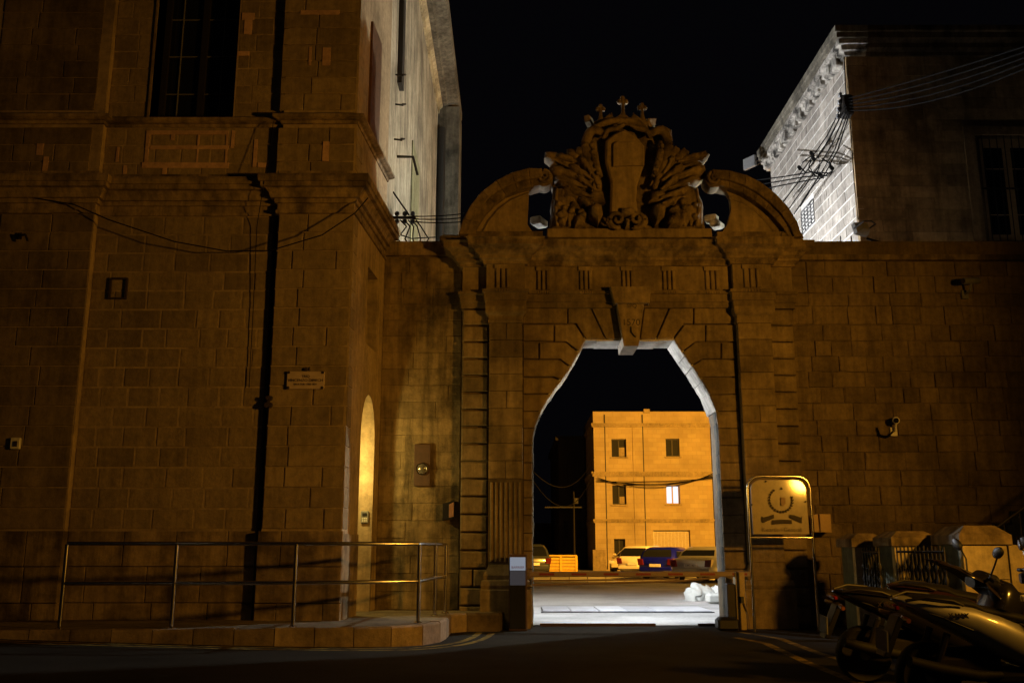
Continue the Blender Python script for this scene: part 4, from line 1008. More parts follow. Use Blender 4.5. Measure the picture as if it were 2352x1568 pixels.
# doorbell plate with round lamp on the short wall
c = P(970, 1068, 16.58)
BL = thing('wall_light', 'brown back plate with a round glass bulkhead lamp, unlit', 'wall lamp', (c.x, 16.6, c.z - .35))
MB().cbox((c.x, 16.575, c.z), (.28, .05, .72), .01).build('back_plate', 'brownbox', BL)
MB().lathe([(.105, .03), (.11, -.02), (.095, -.035), (.09, .0)], (c.x, 16.54, P(970, 1076, 16.5).z), 'Y', 20).build('ring', 'steel', BL, True)
MB().lathe([(0, -.06), (.05, -.052), (.085, -.02), (.09, .02)], (c.x, 16.54, P(970, 1076, 16.5).z), 'Y', 20).build('glass', plain('bulkhead_glass', (.3, .28, .25), .05, .6, 0), BL, True)
c = P(1030, 1172, 16.5)
MB_ = thing('letter_box', 'small dark wedge-shaped box with pinkish face on the wall by the gateway', 'box', (c.x, 16.6, c.z - .16))
MB().prism([(c.x - .10, c.z - .17), (c.x + .10, c.z - .13), (c.x + .10, c.z + .17), (c.x - .10, c.z + .11)], FRONT(16.48), 0, -.12, .008).build('body', 'black', MB_)
MB().prism([(c.x + .01, c.z - .12), (c.x + .09, c.z - .10), (c.x + .09, c.z + .14), (c.x + .01, c.z + .10)], FRONT(16.477), 0, -.01, .002).build('face', plain('pinkish_face', (.3, .17, .14), .6), MB_)
# dark totem with lit slots
c = P(1190, 1370, 15.75); x0, x1 = P(1168, 1400, 15.75).x, P(1211, 1400, 15.75).x
TT = thing('access_totem', 'black access totem with pale lit top panel beside the gate', 'totem', (c.x, 15.9, 0))
MB().cbox(((x0 + x1) / 2, 15.9, .59), (x1 - x0, .3, 1.18), .012).build('body', 'brownbox', TT)
MB().bx(x0 + .02, x1 - .025, 15.735, 15.748, .03, 1.14).build('panel', plain('smoked_acrylic', (.02, .022, .03), .12, 0, 0, coat=.8), TT)
MB().bx(x0 + .022, x1 - .027, 15.728, 15.734, .93, 1.135).build('top_panel', emit('lit_display', (.72, .82, 1.0), .28), TT)
MB().bx(x0 + .022, x1 - .027, 15.7285, 15.734, .70, .926).build('lower_display', emit('dim_display', (.72, .8, 1.0), .035), TT)
text_obj('lettering', 'BARRIER', .055, ((x0 + x1) / 2, 15.725, .975), plain('pink_print', (.5, .25, .25), .6) and 'bar_red', TT)
# barrier
BR = thing('car_barrier', 'red and white drop-arm car barrier closed across the gateway', 'barrier', (3.95, 15.95, 0))
bz = P(1450, 1318, 15.95).z; xa, xb = P(1216, 1320, 15.95).x, P(1722, 1316, 15.95).x
ARM = MB().cbox(((xa + xb) / 2, 15.95, bz), (xb - xa, .045, .085), .012).build('arm', 'bar_blue', BR)
k = xa + .15
while k < xb - .2: MB().box((k + .13, 15.925, bz), (.24, .008, .035)).build('red_stripe', 'bar_red', ARM); k += .52
nx = 9; xs0, xs1 = xa + .05, P(1560, 1330, 15.95).x
for i in range(nx):
    x_ = xs0 + (xs1 - xs0) * i / (nx - 1); MB().bx(x_ - .006, x_ + .006, 15.945, 15.955, bz - .17 + .05 * (i / nx), bz - .04).build('hanger', 'bar_blue', BR)
MB().tube([(xs0, 15.95, bz - .17), (xs1, 15.95, bz - .11), (xb - .5, 15.95, bz - .05)], .02, 6).build('skirt_bar', 'bar_blue', BR)
MB().tube([(xs0, 15.95, bz - .10), (xs1, 15.95, bz - .08)], .015, 6).build('skirt_bar', 'bar_blue', BR)
px0 = P(1697, 1400, 15.95).x
MB().cbox((px0 - .12, 16.0, .36), (.13, .2, .72), .015).build('cabinet', 'iron', BR)
MB().cbox((px0 + .03, 15.98, .45), (.15, .18, .90), .01).build('post', plain('mustard_post', (.4, .3, .14), .6), BR)
MB().box((px0 + .03, 15.88, .47), (.08, .03, .10)).build('lock_box', 'black', BR)
MB().cbox((px0 - .22, 15.85, .10), (.34, .3, .22), .05).build('foot', 'black', BR)
MB().tube([(px0 + .07, 15.86, .42), (px0 + .13, 15.86, .25), (px0 + .15, 15.88, .02)], .012, 6).build('cable', 'bar_blue', BR)
# gate track bars on the threshold
for a, b in ((1240, 1508), (1602, 1652)):
    u, v = PZ(a, 1434, .02), PZ(b, 1436, .02)
    tag(MB().bx(u.x, v.x, 16.66, 16.74, .0, .045).build('threshold_bar', plain('rusty_bar', (.06, .03, .025), .7)), 'rusty threshold bar on the ground under the gateway, ' + ('the long one' if a == 1240 else 'the short one by the barrier post'), 'bar')
# sign stand
sy = 15.55
sx0, sx1 = P(1721, 1200, sy).x, P(1865, 1200, sy).x; szt = P(1790, 1094, sy).z; r = .19
SG = thing('sign_stand', 'polished steel arch stand with a glossy crest sign board', 'sign', ((sx0 + sx1) / 2, sy, 0))
path = [(sx0, sy, 0), (sx0, sy, szt - r)] + [(sx0 + r - r * math.cos(a), sy, szt - r + r * math.sin(a)) for a in [math.pi / 2 * i / 6 for i in range(1, 7)]]
path += [(sx1 - r + r * math.sin(a), sy, szt - r + r * math.cos(a)) for a in [math.pi / 2 * i / 6 for i in range(0, 7)]] + [(sx1, sy, 0)]
MB().tube(path, .022, 10).build('frame', 'steel_warm', SG, True)
zb = P(1790, 1234, sy).z
MB().tube([(sx0, sy, zb), (sx1, sy, zb)], .02, 10).build('cross_bar', 'steel_warm', SG, True)
r2 = .17; a0, a1 = sx0 + .05, sx1 - .05; zt_ = szt - .05
pl = [(a0, zb + .05), (a1, zb + .05), (a1, zt_ - r2)] + [(a1 - r2 + r2 * math.cos(t), zt_ - r2 + r2 * math.sin(t)) for t in [math.pi / 2 * i / 5 for i in range(1, 6)]] + [(a0 + r2 - r2 * math.sin(t), zt_ - r2 + r2 * math.cos(t)) for t in [math.pi / 2 * i / 5 for i in range(0, 6)]]
BO = MB().prism(pl, FRONT(sy + .01), 0, -.02, .004).build('board', plain('glossy_board', (.23, .165, .095), .38, 0, .3, 7, spec=.3, coat=.6), SG)
for a, b in ((a0 + .25, zt_ - .03), (a1 - .03, zt_ - .35), (a0 + .0, zt_ - .4)): MB().lathe([(0, -.02), (.014, -.015), (.014, .01)], (a, sy + .0, b), 'Y', 8).build('bolt', 'steel_warm', BO)
sc_ = lambda zx_, zy_: P((1860 + zx_ * 220 / 1916) * .91875, (1180 + zy_ * 180 / 1568) * .91875, sy)
m = MB(); cc = sc_(800, 610); rr_ = (sc_(1050, 610).x - sc_(550, 610).x) / 2
for i in range(26):                                  # wreath leaves
    t = math.pi * 2 * i / 26 + .1
    if abs(math.sin(t) - 1) < .03 or (0.2 < t < 1.3): continue
    c = (cc.x + rr_ * math.cos(t), cc.z + rr_ * math.sin(t)); d = Vector((-math.sin(t), math.cos(t))); nn = Vector((math.cos(t), math.sin(t)))
    for s in (-1, 1):
        q = [Vector(c), Vector(c) + d * .028 + nn * s * .022, Vector(c) + d * .05 + nn * s * .012, Vector(c) + d * .03]
        m.add([(p.x, sy - .0125, p.y) for p in q], [(0, 1, 2, 3)])
m.build('wreath', 'ink', BO)
m = MB()
for q in ([(370, 960), (420, 985), (640, 920), (650, 1000), (400, 1110), (375, 1040)], [(985, 925), (1080, 935), (1240, 990), (1260, 950), (1250, 1110), (1130, 1060), (990, 990)], [(600, 1045), (820, 1030), (1030, 1040), (1040, 1125), (820, 1120), (600, 1140)]):
    m.add([(sc_(*p).x, sy - .0125, sc_(*p).z) for p in q], [tuple(range(len(q)))])
m.build('banner', 'ink', BO)
m = MB(); m.add([(sc_(*p).x, sy - .0125, sc_(*p).z) for p in ((800, 540), (900, 560), (900, 690), (850, 740), (800, 720))], [(0, 1, 2, 3, 4)]); m.build('emblem', plain('faded_emblem', (.2, .1, .05), .5), BO)
BO.rotation_euler = (R(-2.2), 0, R(1.1)); c = sc_(820, 1255); text_obj('lettering', 'Kwartieri Ġenerali', .085, (c.x, sy - .011, c.z), 'brownbox', BO, ext=.001)
# small perspex boxes beside the sign
u0, u1 = P(1868, 1200, 16.3), P(1908, 1200, 16.3)
NB = thing('notice_box', 'small shiny amber perspex box on the wall beside the sign stand', 'box', ((u0.x + u1.x) / 2, 16.4, P(1880, 1224, 16.3).z))
za, zb2 = P(1880, 1222, 16.3).z, P(1880, 1180, 16.3).z
gl = plain('amber_perspex', (.55, .38, .2), .12, .2, .1, coat=.6)
MB().prism([(u0.x, za), (u0.x + .09, za), (u0.x + .08, zb2), (u0.x, zb2 - .02)], FRONT(16.28), 0, -.3, .008).build('side_panel', gl, NB)
MB().prism([(u0.x + .105, za), (u1.x, za - .01), (u1.x, zb2), (u0.x + .105, zb2)], FRONT(16.27), 0, -.3, .008).build('front_panel', gl, NB)
# security cameras
def cctv(label, px_, py_, Y, yaw, long=.30, mat='whitebox', hang=True):
    c = P(px_, py_, Y); t = thing('security_camera', label, 'camera', c)
    d = Vector((math.sin(yaw), -math.cos(yaw), -.15)).normalized()
    MB().tube([c - d * long * .5, c - d * long * .45, c + d * long * .45, c + d * long * .5], [.05, .06, .06, .05], 12).build('housing', mat, t, True)
    MB().tube([c + d * long * .5, c + d * (long * .5 + .012)], .045, 12).build('lens', 'black_gloss', t, True)
    MB().tube([c - Vector((0, 0, .05)), c + Vector((0, .06, -.16)), Vector((c.x, 16.6, c.z - .18))], .022, 8).build('arm', mat, t, True)
    MB().cbox((c.x, 16.575, c.z - .18), (.12, .06, .16), .01).build('mount', mat, t)
    return t
cctv('small white security camera with looped cable on the rough wall', 2058, 965, 16.42, -.35, .22)
t = cctv('long dark security camera high on the rough wall under the coping', 2230, 645, 16.3, -1.1, .42, 'greybox')
c = P(2040, 1000, 16.56); tag(MB().tube([(P(2014, 982, 16.57).x, 16.57, P(2014, 982, 16.57).z), (P(2022, 996, 16.5).x, 16.54, P(2022, 998, 16.5).z), (P(2040, 1002, 16.5).x, 16.54, P(2040, 1003, 16.5).z), (P(2056, 990, 16.5).x, 16.55, P(2056, 988, 16.5).z)], .018, 8).build('camera_cable', 'cable', None, True), 'looped black cable hanging below the small white security camera', 'cable')
# aerial and cable on the wall top
c0, c1 = P(1928, 543, 17.2), P(1985, 546, 17.2)
AE = thing('aerial', 'small black aerial lying on the wall top beside the floodlight', 'aerial', ((c0.x + c1.x) / 2, 17.0, 6.70))
MB().tube([(c0.x, 17.0, 6.80), (c1.x, 17.0, 6.76)], .025, 6).build('boom', 'black', AE)
for px_ in (1930, 1955): x_ = P(px_, 540, 17.0).x; MB().tube([(x_, 17.0, 6.70), (x_, 17.0, 6.95)], .012, 6).build('rod', 'black', AE)
m = MB().tube([P(1990, 545, 17.0) + Vector((0, 0, -.02)), Vector((7.0, 16.95, 6.74)), Vector((7.6, 16.95, 6.75)), Vector((8.2, 16.95, 6.73)), Vector((9.2, 16.95, 6.72))], [.02, .035, .045, .04, .02], 6)
tag(m.build('cable', 'cable', None, True), 'thick black cable lying along the top of the rough wall', 'cable')
# ------------------------------------------------ overhead cables
def cable(pts, r, label, n=8):
    return tag(MB().tube(pts, r, 5).build('cable', 'cable', None, True), label, 'cable')
hub = side_pt(1944, 246, bx0 - .2)
IN = thing('insulator_bracket', 'black insulator bracket with clamps on the corner of the floodlit building', 'bracket', tuple(hub))
MB().cbox(hub, (.22, .3, .5), .04).build('bracket', 'iron', IN)
for i in range(4): MB().lathe([(.03, 0), (.06, .03), (.03, .06), (.05, .09), (0, .12)], hub + Vector((-.15, -.1 + .08 * i, .18 - .13 * i)), 'Z', 8).build('insulator', 'black', IN)
for i in range(5):
    e = P(2352 + 60, 88 + i * 11, 13.0)
    o = cable(sag(hub + Vector((0, -.1, .15 - .07 * i)), e, .04 + .05 * i), .013, 'overhead cable crossing the dark building front from the corner insulators'); o['group'] = 'overhead cables to the right'
SC = lambda x, y, o_=.3: side_pt(x, y, bx0 - o_)
for k_, ln in enumerate([[(1938, 235), (1900, 312), (1858, 372), (1836, 402)], [(1942, 240), (1905, 322), (1872, 368), (1795, 470)], [(1946, 250), (1911, 332), (1886, 375), (1812, 480)], [(1949, 256), (1917, 345), (1894, 385), (1824, 492)], [(1951, 262), (1924, 345), (1896, 398), (1866, 430), (1838, 475)], [(1944, 244), (1890, 345), (1848, 400), (1800, 462)]]):
    o = cable([SC(x, y, .28 + .02 * k_) for x, y in ln], .015, 'slack black cable strung down across the floodlit wall'); o['group'] = 'cables on the floodlit wall'
for ln in ([(1905, 398), (1860, 396), (1800, 406), (1738, 414)], [(1900, 404), (1850, 406), (1800, 415), (1745, 424)], [(1892, 408), (1820, 421), (1756, 434)]):
    o = cable([SC(x, y, .45 + (1905 - x) * .004) for x, y in ln], .017, 'black cable running level from the cable joint to the curved pediment'); o['group'] = 'level cables to the pediment'
cable([SC(1952, 268, .05), SC(1957, 340, .05), SC(1962, 420, .05), SC(1971, 505, .05)], .012, 'thin lead running down the edge of the floodlit wall')
kn = SC(1880, 380, .4)
KN = thing('cable_joint', 'tangled knot of cable joints hanging before the floodlit wall', 'cable joint', tuple(kn))
for ln in ([(1868, 355), (1845, 372), (1838, 385), (1852, 398)], [(1870, 358), (1858, 380), (1866, 396), (1884, 402)], [(1890, 365), (1908, 378), (1912, 392), (1896, 404)], [(1880, 360), (1884, 380), (1876, 398)], [(1905, 372), (1915, 388), (1906, 404)], [(1862, 368), (1856, 390), (1876, 406), (1900, 404)]):
    MB().tube([SC(x, y, .42) for x, y in ln], .016, 6).build('loop', 'cable', KN, True)
for x, y in ((1866, 355), (1838, 388), (1912, 388), (1886, 404), (1870, 366)):
    p_ = SC(x, y, .42); MB().tube([p_, p_ + Vector((0, .10, .09))], .045, 8).build('clamp', 'cable', KN, True)
# cables from the left building's insulators to the pediment
ib = sb(905, 500) + Vector((.35, 0, 0)); ib = P(905, 500, 18.4)
IB = thing('insulator_rack', 'iron rack of black insulators on the plastered building above the gate wall', 'bracket', (tx, 18.4, ib.z))
MB().tube([(tx, 18.4, ib.z), (P(955, 500, 18.4).x, 18.4, ib.z)], .03, 6).build('arm', 'iron', IB)
MB().tube([(tx, 18.4, ib.z + .55), (P(940, 492, 18.4).x, 18.4, ib.z + .05)], .02, 6).build('stay', 'iron', IB)
for px_ in (912, 930, 948):
    x_ = P(px_, 500, 18.4).x
    for s in (1, -1): MB().lathe([(.02, 0), (.05, .03 * s), (.05, .07 * s), (.03, .10 * s), (0, .11 * s)], (x_, 18.4, ib.z + .03 * s), 'Z', 8).build('insulator', 'black', IB, True)
for i in range(3):
    o = cable(sag((P(948, 497 + 6 * i, 18.4).x, 18.4, P(948, 497 + 6 * i, 18.4).z), P(1085, 488 + 10 * i, 17.6), .03), .012, 'thin cable from the insulator rack to the curved pediment'); o['group'] = 'cables behind the pediment'
for i in range(5):
    a = P(920 + 9 * i, 506, 18.4); b = P(925 + 13 * i, 560, 17.8)
    o = cable([a, a.lerp(b, .4) + Vector((.1 - .02 * i, 0, .06)), a.lerp(b, .8) + Vector((.05 * (i - 2), 0, 0)), b], .014, 'looping lead dropping from the insulator rack behind the gate wall'); o['group'] = 'leads under the insulator rack'
# loose cable hanging across the corner building
pts = [P(60, 452, 14.1), P(170, 470, 14.05), P(250, 505, 13.95), P(400, 555, 13.9), P(520, 577, 13.9), P(620, 576, 13.85), P(740, 540, 13.8), P(815, 490, 13.85), P(845, 455, 14.0)]
cable(pts, .010, 'thin black cable sagging across the front of the corner building')
cable([P(628, 280, 14.08), P(606, 420, 13.9), P(590, 520, 14.2), P(582, 700, 14.24), P(572, 890, 14.24)], .006, 'thin vertical cable down the wall left of the corner pilaster')
cable([P(870, 512, 16.3), P(905, 535, 16.5), P(945, 548, 16.9), P(1000, 545, 17.4)], .012, 'short cable from the corner building to the gate wall top')
# yard cables on the far block
for i in range(4):
    a, b = P(1372, 1096 + 3 * i, 59.7), P(1640, 1086 + 4 * i, 59.7)
    o = cable(sag(a, b, (.75, .5, .35, .1)[i], 12), .022, 'black cable slung along the front of the orange-lit block'); o['group'] = 'cables along the stone block'
for i in range(2):
    o = cable(sag(P(1205, 1060 + 10 * i, 40), P(1365, 1050 + 30 * i, 58), 1.4 + .5 * i, 12), .018, 'thin cable sagging through the dark left part of the yard'); o['group'] = 'cables over the dark yard'
# utility pole with cross arm in the yard
u = PZ(1318, 1313, 0.01)
UP = thing('utility_pole', 'thin dark utility pole with cross arm in the dark part of the yard', 'pole', (u.x + .4, 62, 0))
MB().tube([(3.95, 62, 0), (3.95, 62, 4.9)], [.07, .05], 8).build('shaft', 'iron', UP, True); MB().box((3.3, 62, 3.9), (2.4, .08, .08)).build('cross_arm', 'iron', UP); MB().box((4.1, 61.95, 4.3), (.25, .2, .35)).build('box', 'iron', UP)
# ================================================================== CARS
def sup(hw, zc, hh, x, n=20, e=.42):
    out = []
    for k in range(n):
        t = 2 * math.pi * k / n; c, s = math.cos(t), math.sin(t)
        out.append((x, hw * math.copysign(abs(c) ** e, c), zc + hh * math.copysign(abs(s) ** e, s)))
    return out
def car(label, paint, L=4.4, Wd=1.75, H=1.45, kind='sedan', plate='', group='cars parked in the yard'):
    t = thing('parked_car', label, 'car', (0, 0, 0), group)
    hw = Wd / 2; x0, x1 = -L / 2, L / 2; zb_ = .24; belt = .92
    st = [(x0, .62, .40, .86, hw * .80), (x0 + .06, .60, .32, .92, hw * .9), (x0 + .35, .6, .24, .96, hw * .98), (x0 + 1.2, .6, zb_, .95, hw), (x0 + 2.6, .6, zb_, .92, hw), (x1 - 1.0, .6, zb_, .86, hw * .98), (x1 - .35, .6, .24, .78, hw * .93), (x1 - .05, .5, .3, .68, hw * .8), (x1, .5, .38, .60, hw * .66)]
    m = MB(); m.loft([sup(h_, (a + b) / 2, (b - a) / 2, x) for x, _, a, b, h_ in st])
    m.build('body', paint, t, True, ang=50)
    # cabin
    rb = {'sedan': .55, 'hatch': .12, 'suv': .08}[kind]; rt = {'sedan': 1.25, 'hatch': .55, 'suv': .35}[kind]
    def rect(xa, xb, w_, z): 
        k = .12
        return [(xa, -w_ + k, z), (xa + k, -w_, z), (xb - k, -w_, z), (xb, -w_ + k, z), (xb, w_ - k, z), (xb - k, w_, z), (xa + k, w_, z), (xa, w_ - k, z)]
    lv = [(x0 + rb, x1 - 1.15, hw * .95, belt - .04), (x0 + rb + (rt - rb) * .5, x1 - 1.6, hw * .86, belt + (H - belt) * .55), (x0 + rt, x1 - 1.95, hw * .74, H - .06), (x0 + rt + .2, x1 - 2.1, hw * .62, H)]
    MB().loft([rect(a, b, w_, z) for a, b, w_, z in lv]).build('cabin', paint, t, True, ang=35)
    # glass: rear, front, sides (slightly proud)
    A, B = lv[0], lv[2]
    def lerp(p, q, f): return p + (q - p) * f
    def glass(name, xs_, side):
        m = MB()
        if side == 'r':
            for f0, f1 in ((.14, .92),):
                xa0, xa1 = lerp(A[0], B[0], f0) - .015, lerp(A[0], B[0], f1) - .015; z0, z1 = lerp(A[3], B[3], f0), lerp(A[3], B[3], f1)
                w0, w1 = lerp(A[2], B[2], f0) - .12, lerp(A[2], B[2], f1) - .12
                xm = lerp(lv[0][0], lv[1][0], 1) ; xm = lv[1][0] - .02; zm = lv[1][3]; wm = lv[1][2] - .12
                m.add([(xa0, -w0, z0), (xm, -wm, zm), (xa1, -w1, z1), (xa1, w1, z1), (xm, wm, zm), (xa0, w0, z0)], [(0, 1, 4, 5), (1, 2, 3, 4)])
        elif side == 'f':
            m.add([(lv[0][1] + .01, -lv[0][2] + .12, A[3] + .06), (lv[1][1] + .015, -lv[1][2] + .12, lv[1][3]), (lv[2][1] + .01, -lv[2][2] + .12, lv[2][3] - .02), (lv[2][1] + .01, lv[2][2] - .12, lv[2][3] - .02), (lv[1][1] + .015, lv[1][2] - .12, lv[1][3]), (lv[0][1] + .01, lv[0][2] - .12, A[3] + .06)], [(0, 1, 4, 5), (1, 2, 3, 4)])
        else:
            s = side; mid = (lv[0][0] + lv[0][1]) / 2
            for a_, b_ in ((.08, .47), (.52, .92)):
                q = []
                for lvl, zz in ((0, .06), (1, 0), (2, -.05)):
                    l_ = lv[lvl]; q.append([(lerp(l_[0] + .1, l_[1] - .1, f), s * (l_[2] + .008), l_[3] + zz) for f in (a_, b_)])
                m.add([q[0][0], q[0][1], q[1][1], q[1][0], q[2][1], q[2][0]], [(0, 1, 2, 3), (3, 2, 4, 5)])
        m.build(name, 'glass_dark', t)
    glass('rear_window', None, 'r'); glass('windscreen', None, 'f'); glass('side_window', None, 1); glass('side_window', None, -1)
    for xx in (x0 + .85, x1 - .85):
        for s in (1, -1):
            wh = MB().lathe([(.0, .1), (.2, .1), (.29, .09), (.315, .05), (.315, -.05), (.29, -.09), (.0, -.09)], (xx, s * (hw - .09), .315), 'Y', 18).build('wheel', 'rubber', t, True)
            MB().lathe([(.0, .0), (.06, .015 * s), (.18, .0), (.20, .02 * s), (.2, -.03 * s)], (xx, s * (hw + .012), .315), 'Y', 14).build('rim', 'steel', wh, True)
            MB().lathe([(.36, -.03 * s), (.36, .012 * s), (.0, .012 * s)], (xx, s * (hw - .02), .33), 'Y', 18).build('wheel_arch', 'black', t)
    red = plain('tail_lens', (.09, .008, .008), .15, 0, 0, coat=.5)
    for s in (1, -1):
        MB().prism([(s * (hw * .62), .62), (s * hw * .9, .60), (s * hw * .95, .88), (s * hw * .66, .86)], (Vector((x0 - .012, 0, 0)), Vector((0, 1, 0)), Vector((-1, 0, 0))), .03, -.2, .01).build('tail_light', red, t)
        MB().prism([(s * (hw * .55), .56), (s * hw * .82, .56), (s * hw * .85, .72), (s * hw * .58, .70)], (Vector((x1 - .02, 0, 0)), Vector((0, 1, 0)), Vector((1, 0, 0))), .02, -.2, .01).build('headlight', plain('head_lens', (.7, .7, .7), .08, 0, 0, coat=.8), t)
        MB().cbox((lv[0][1] - .35, s * (hw + .08), belt + .08), (.12, .18, .12), .03).build('door_mirror', paint, t, True)
    MB().cbox((x0 + .02, 0, .44), (.14, Wd * .86, .20), .05).build('bumper', paint, t, True)
    MB().cbox((x1 - .03, 0, .42), (.12, Wd * .7, .18), .05).build('bumper', paint, t, True)
    if plate is not None:
        pz = .66 if kind == 'sedan' else .6
        PLt = MB().box((x0 - .045, 0, pz), (.012, .5, .12)).build('number_plate', 'whitebox', t)
        if plate: text_obj('lettering', plate, .11, (x0 - .053, 0, pz), 'ink', PLt, rot=(math.pi / 2, 0, -math.pi / 2))
    return t
def place(t, x, y, head, z=.012):
    t.location = (x, y, z); t.rotation_euler = (0, 0, math.pi / 2 - R(head)); W[t.name] = Vector((x, y, z))
def carpaint(name, col, metal=.5): return plain(name, col, .3, metal, .05, 20, coat=.8)
def px_at(px_, Y, z=.6):
    f = Y * cp + (z - CAM_Z) * sp_; return (px_ - 1176) / 2200 * f
t = car('silver saloon car with a pale number plate parked beside the gateway', carpaint('silver_paint', (.42, .42, .42), .6), 4.5, 1.76, 1.37, 'sedan', 'DBC 451'); place(t, px_at(1588, 37.5) + 1.1, 39.0, 32)
t = car('dark blue hatchback parked between the silver saloon and a white car', carpaint('blue_paint', (.003, .005, .28), .1), 4.1, 1.7, 1.36, 'hatch', ''); place(t, px_at(1506, 41.5) + 1.0, 43.2, 30)
t = car('white van-like car with its tail beside the dark blue hatchback', carpaint('white_paint', (.65, .6, .55), 0), 4.2, 1.72, 1.42, 'suv', ''); place(t, px_at(1456, 45.5) + 1.0, 47.3, 30)
t = car('cream hatchback farthest along the row, nose towards the gate', carpaint('cream_paint', (.7, .6, .45), 0), 3.9, 1.66, 1.34, 'hatch', None); place(t, px_at(1432, 50) + .7, 51.3, 205)
t = car('dark grey hatchback parked beside the yellow crate', carpaint('grey_paint', (.035, .04, .045), .2), 4.0, 1.7, 1.5, 'hatch', '', 'cars parked in the yard'); place(t, px_at(1205, 47), 47.0, -12)
# yellow slatted crate and bin
c0, c1 = px_at(1252, 54), px_at(1324, 54)
CRT = thing('yellow_crate', 'bright yellow slatted plastic crate standing in the yard', 'crate', ((c0 + c1) / 2, 54.5, .012))
MB().bx(c0 + .04, c1 - .04, 54.05, 55.0, .05, .84).build('bin', plain('dull_yellow', (.45, .28, .02), .6), CRT)
for i in range(5): MB().bx(c0, c1, 54.0, 54.045, .03 + i * .175, .14 + i * .175).build('slat', 'yellow', CRT)
for f in (0, .5, 1): x_ = c0 + (c1 - c0) * f; MB().bx(x_ - .06, x_ + .06, 53.95, 54.0, .012, .93).build('post', 'yellow', CRT)
MB().bx(c0 - .03, c1 + .03, 53.93, 55.05, .90, .97).displace(.015, 4).build('rim', 'yellow', CRT)
YB = thing('yellow_bin', 'small tapered yellow bin between the grey car and the crate', 'bin', (px_at(1243, 54), 54.2, .012))
MB().lathe([(.13, 0), (.2, .8), (.24, .82), (.24, .88), (.0, .88)], (px_at(1243, 54), 54.2, .012), 'Z', 12).build('tub', plain('dirty_yellow', (.4, .28, .05), .7), YB, True)
MB().lathe([(.25, 0), (.25, .04), (.05, .1), (0, .1)], (px_at(1243, 54), 54.2, .895), 'Z', 12).build('lid', 'yellow', YB, True)
# heap of white cloth on the yard ground
g0 = PZ(1600, 1378, .02)
CH = thing('cloth_heap', 'heap of crumpled white tarpaulin on the yard ground by the gateway', 'tarpaulin', (g0.x + .3, g0.y, .012))
def heap(cx, cy, rx, ry, h, seed, name):
    m = MB(); rings = []; n = 64; kx = 22
    for i in range(kx + 1):
        f = i / kx; ring = []
        for j in range(n):
            a = 2 * math.pi * j / n; rr = math.cos(f * math.pi / 2)
            wob = 1 + .25 * noise.noise(Vector((math.cos(a) * 1.3 + seed, math.sin(a) * 1.3, 0)))
            x, y = cx + rx * rr * wob * math.cos(a), cy + ry * rr * wob * math.sin(a)
            z = .012 + h * math.sin(f * math.pi / 2) * (1 + .25 * noise.noise(Vector((x * 2.4, y * 2.4, seed))))
            fold = (abs(noise.noise(Vector((x * 5.5 + y * 3 + seed, y * 2 - x, z * 5)))) ** .7) * .24
            ring.append((x + fold * .5, y - fold, max(.012, z - fold * .7)))
        rings.append(ring)
    m.loft(rings); return m.build(name, 'sack', CH, True, ang=80)
heap(g0.x + .12, g0.y + .2, .46, .42, .46, 3.1, 'sheet'); heap(g0.x + .62, g0.y + .1, .42, .4, .38, 8.2, 'sheet'); heap(g0.x + .4, g0.y - .12, .3, .25, .25, 5.5, 'sheet')
tag(MB().cbox((PZ(1650, 1384, 0).x, 23.4, .13), (.75, .5, .22), .05).displace(.02, 5).build('white_block', 'sack'), 'pale stone block lying beside the white tarpaulin heap', 'block')
# drain channel across the yard, with its plates
d0, d1 = PZ(1246, 1398, .01), PZ(1602, 1398, .01); yN, yF = 20.0, 21.6
DC = thing('drain_cover', 'row of grey steel plates over the drain channel just inside the gate', 'drain cover', ((d0.x + d1.x) / 2, 20.8, .012))
npl = 6; xa_, xb_ = .62, 4.05
for i in range(npl):
    a = xa_ + (xb_ - xa_) * i / npl; MB().cbox((a + (xb_ - xa_) / npl / 2, 20.8, .03 + rnd.uniform(-.004, .004)), ((xb_ - xa_) / npl - .012, 1.5, .05), .006).build('plate', plain('worn_plate', (.26 + .05 * (i % 3), .26 + .05 * (i % 3), .28 + .05 * (i % 3)), .55, .2, .25, 4), DC)
MB().bx(xa_ - .03, xb_ + .03, 20.0, 20.04, .013, .03).build('edge_rail', 'black', DC)

# ================================================================== PIERS, IRON FENCE, STAIR
def pier(label, xl, xr, yf, depth, ztop, zcap):
    t = thing('gate_pier', label, 'pier', ((xl + xr) / 2, yf + depth / 2, 0), 'low piers of the front fence')
    ashlar(t, 'pier', (Vector((0, yf, 0)), Vector((1, 0, 0)), Vector((0, -1, 0))), xl, xr, 0, ztop, .42, .6, 1.4, gap=.006, d=.1, proud=.0, ch=.006)
    MB().bx(xl + .01, xr - .01, yf + .03, yf + depth, 0, ztop).build('core', stone_mat('pier_side_shade', (.20, .22, .16), dark=.7, var=0), t)  # sides get a dark green colour standing in for shade
    o = .05
    def rect(e, z): return [(xl - o + e, yf - o + e, z), (xr + o - e, yf - o + e, z), (xr + o - e, yf + depth + o - e, z), (xl - o + e, yf + depth + o - e, z)]
    MB().loft([rect(.0, ztop + .002), rect(0, ztop + .12), rect(.14, zcap)]).build('cap', 'left_trim', t)
    return t
def pz_at(px_, py_, Y): return P(px_, py_, Y)
y3 = 12.6
pier('broad pale pier with sloping cap beside the stair', P(2214, 1300, y3).x, P(2318, 1300, y3).x, y3, .75, P(2250, 1250, y3).z, P(2250, 1206, y3).z)
y2 = 13.6
pier('pier with sloping cap between the two iron fence panels', P(2057, 1300, y2).x, P(2150, 1300, y2).x, y2, .6, P(2100, 1254, y2).z, P(2100, 1219, y2).z)
y1 = 14.6
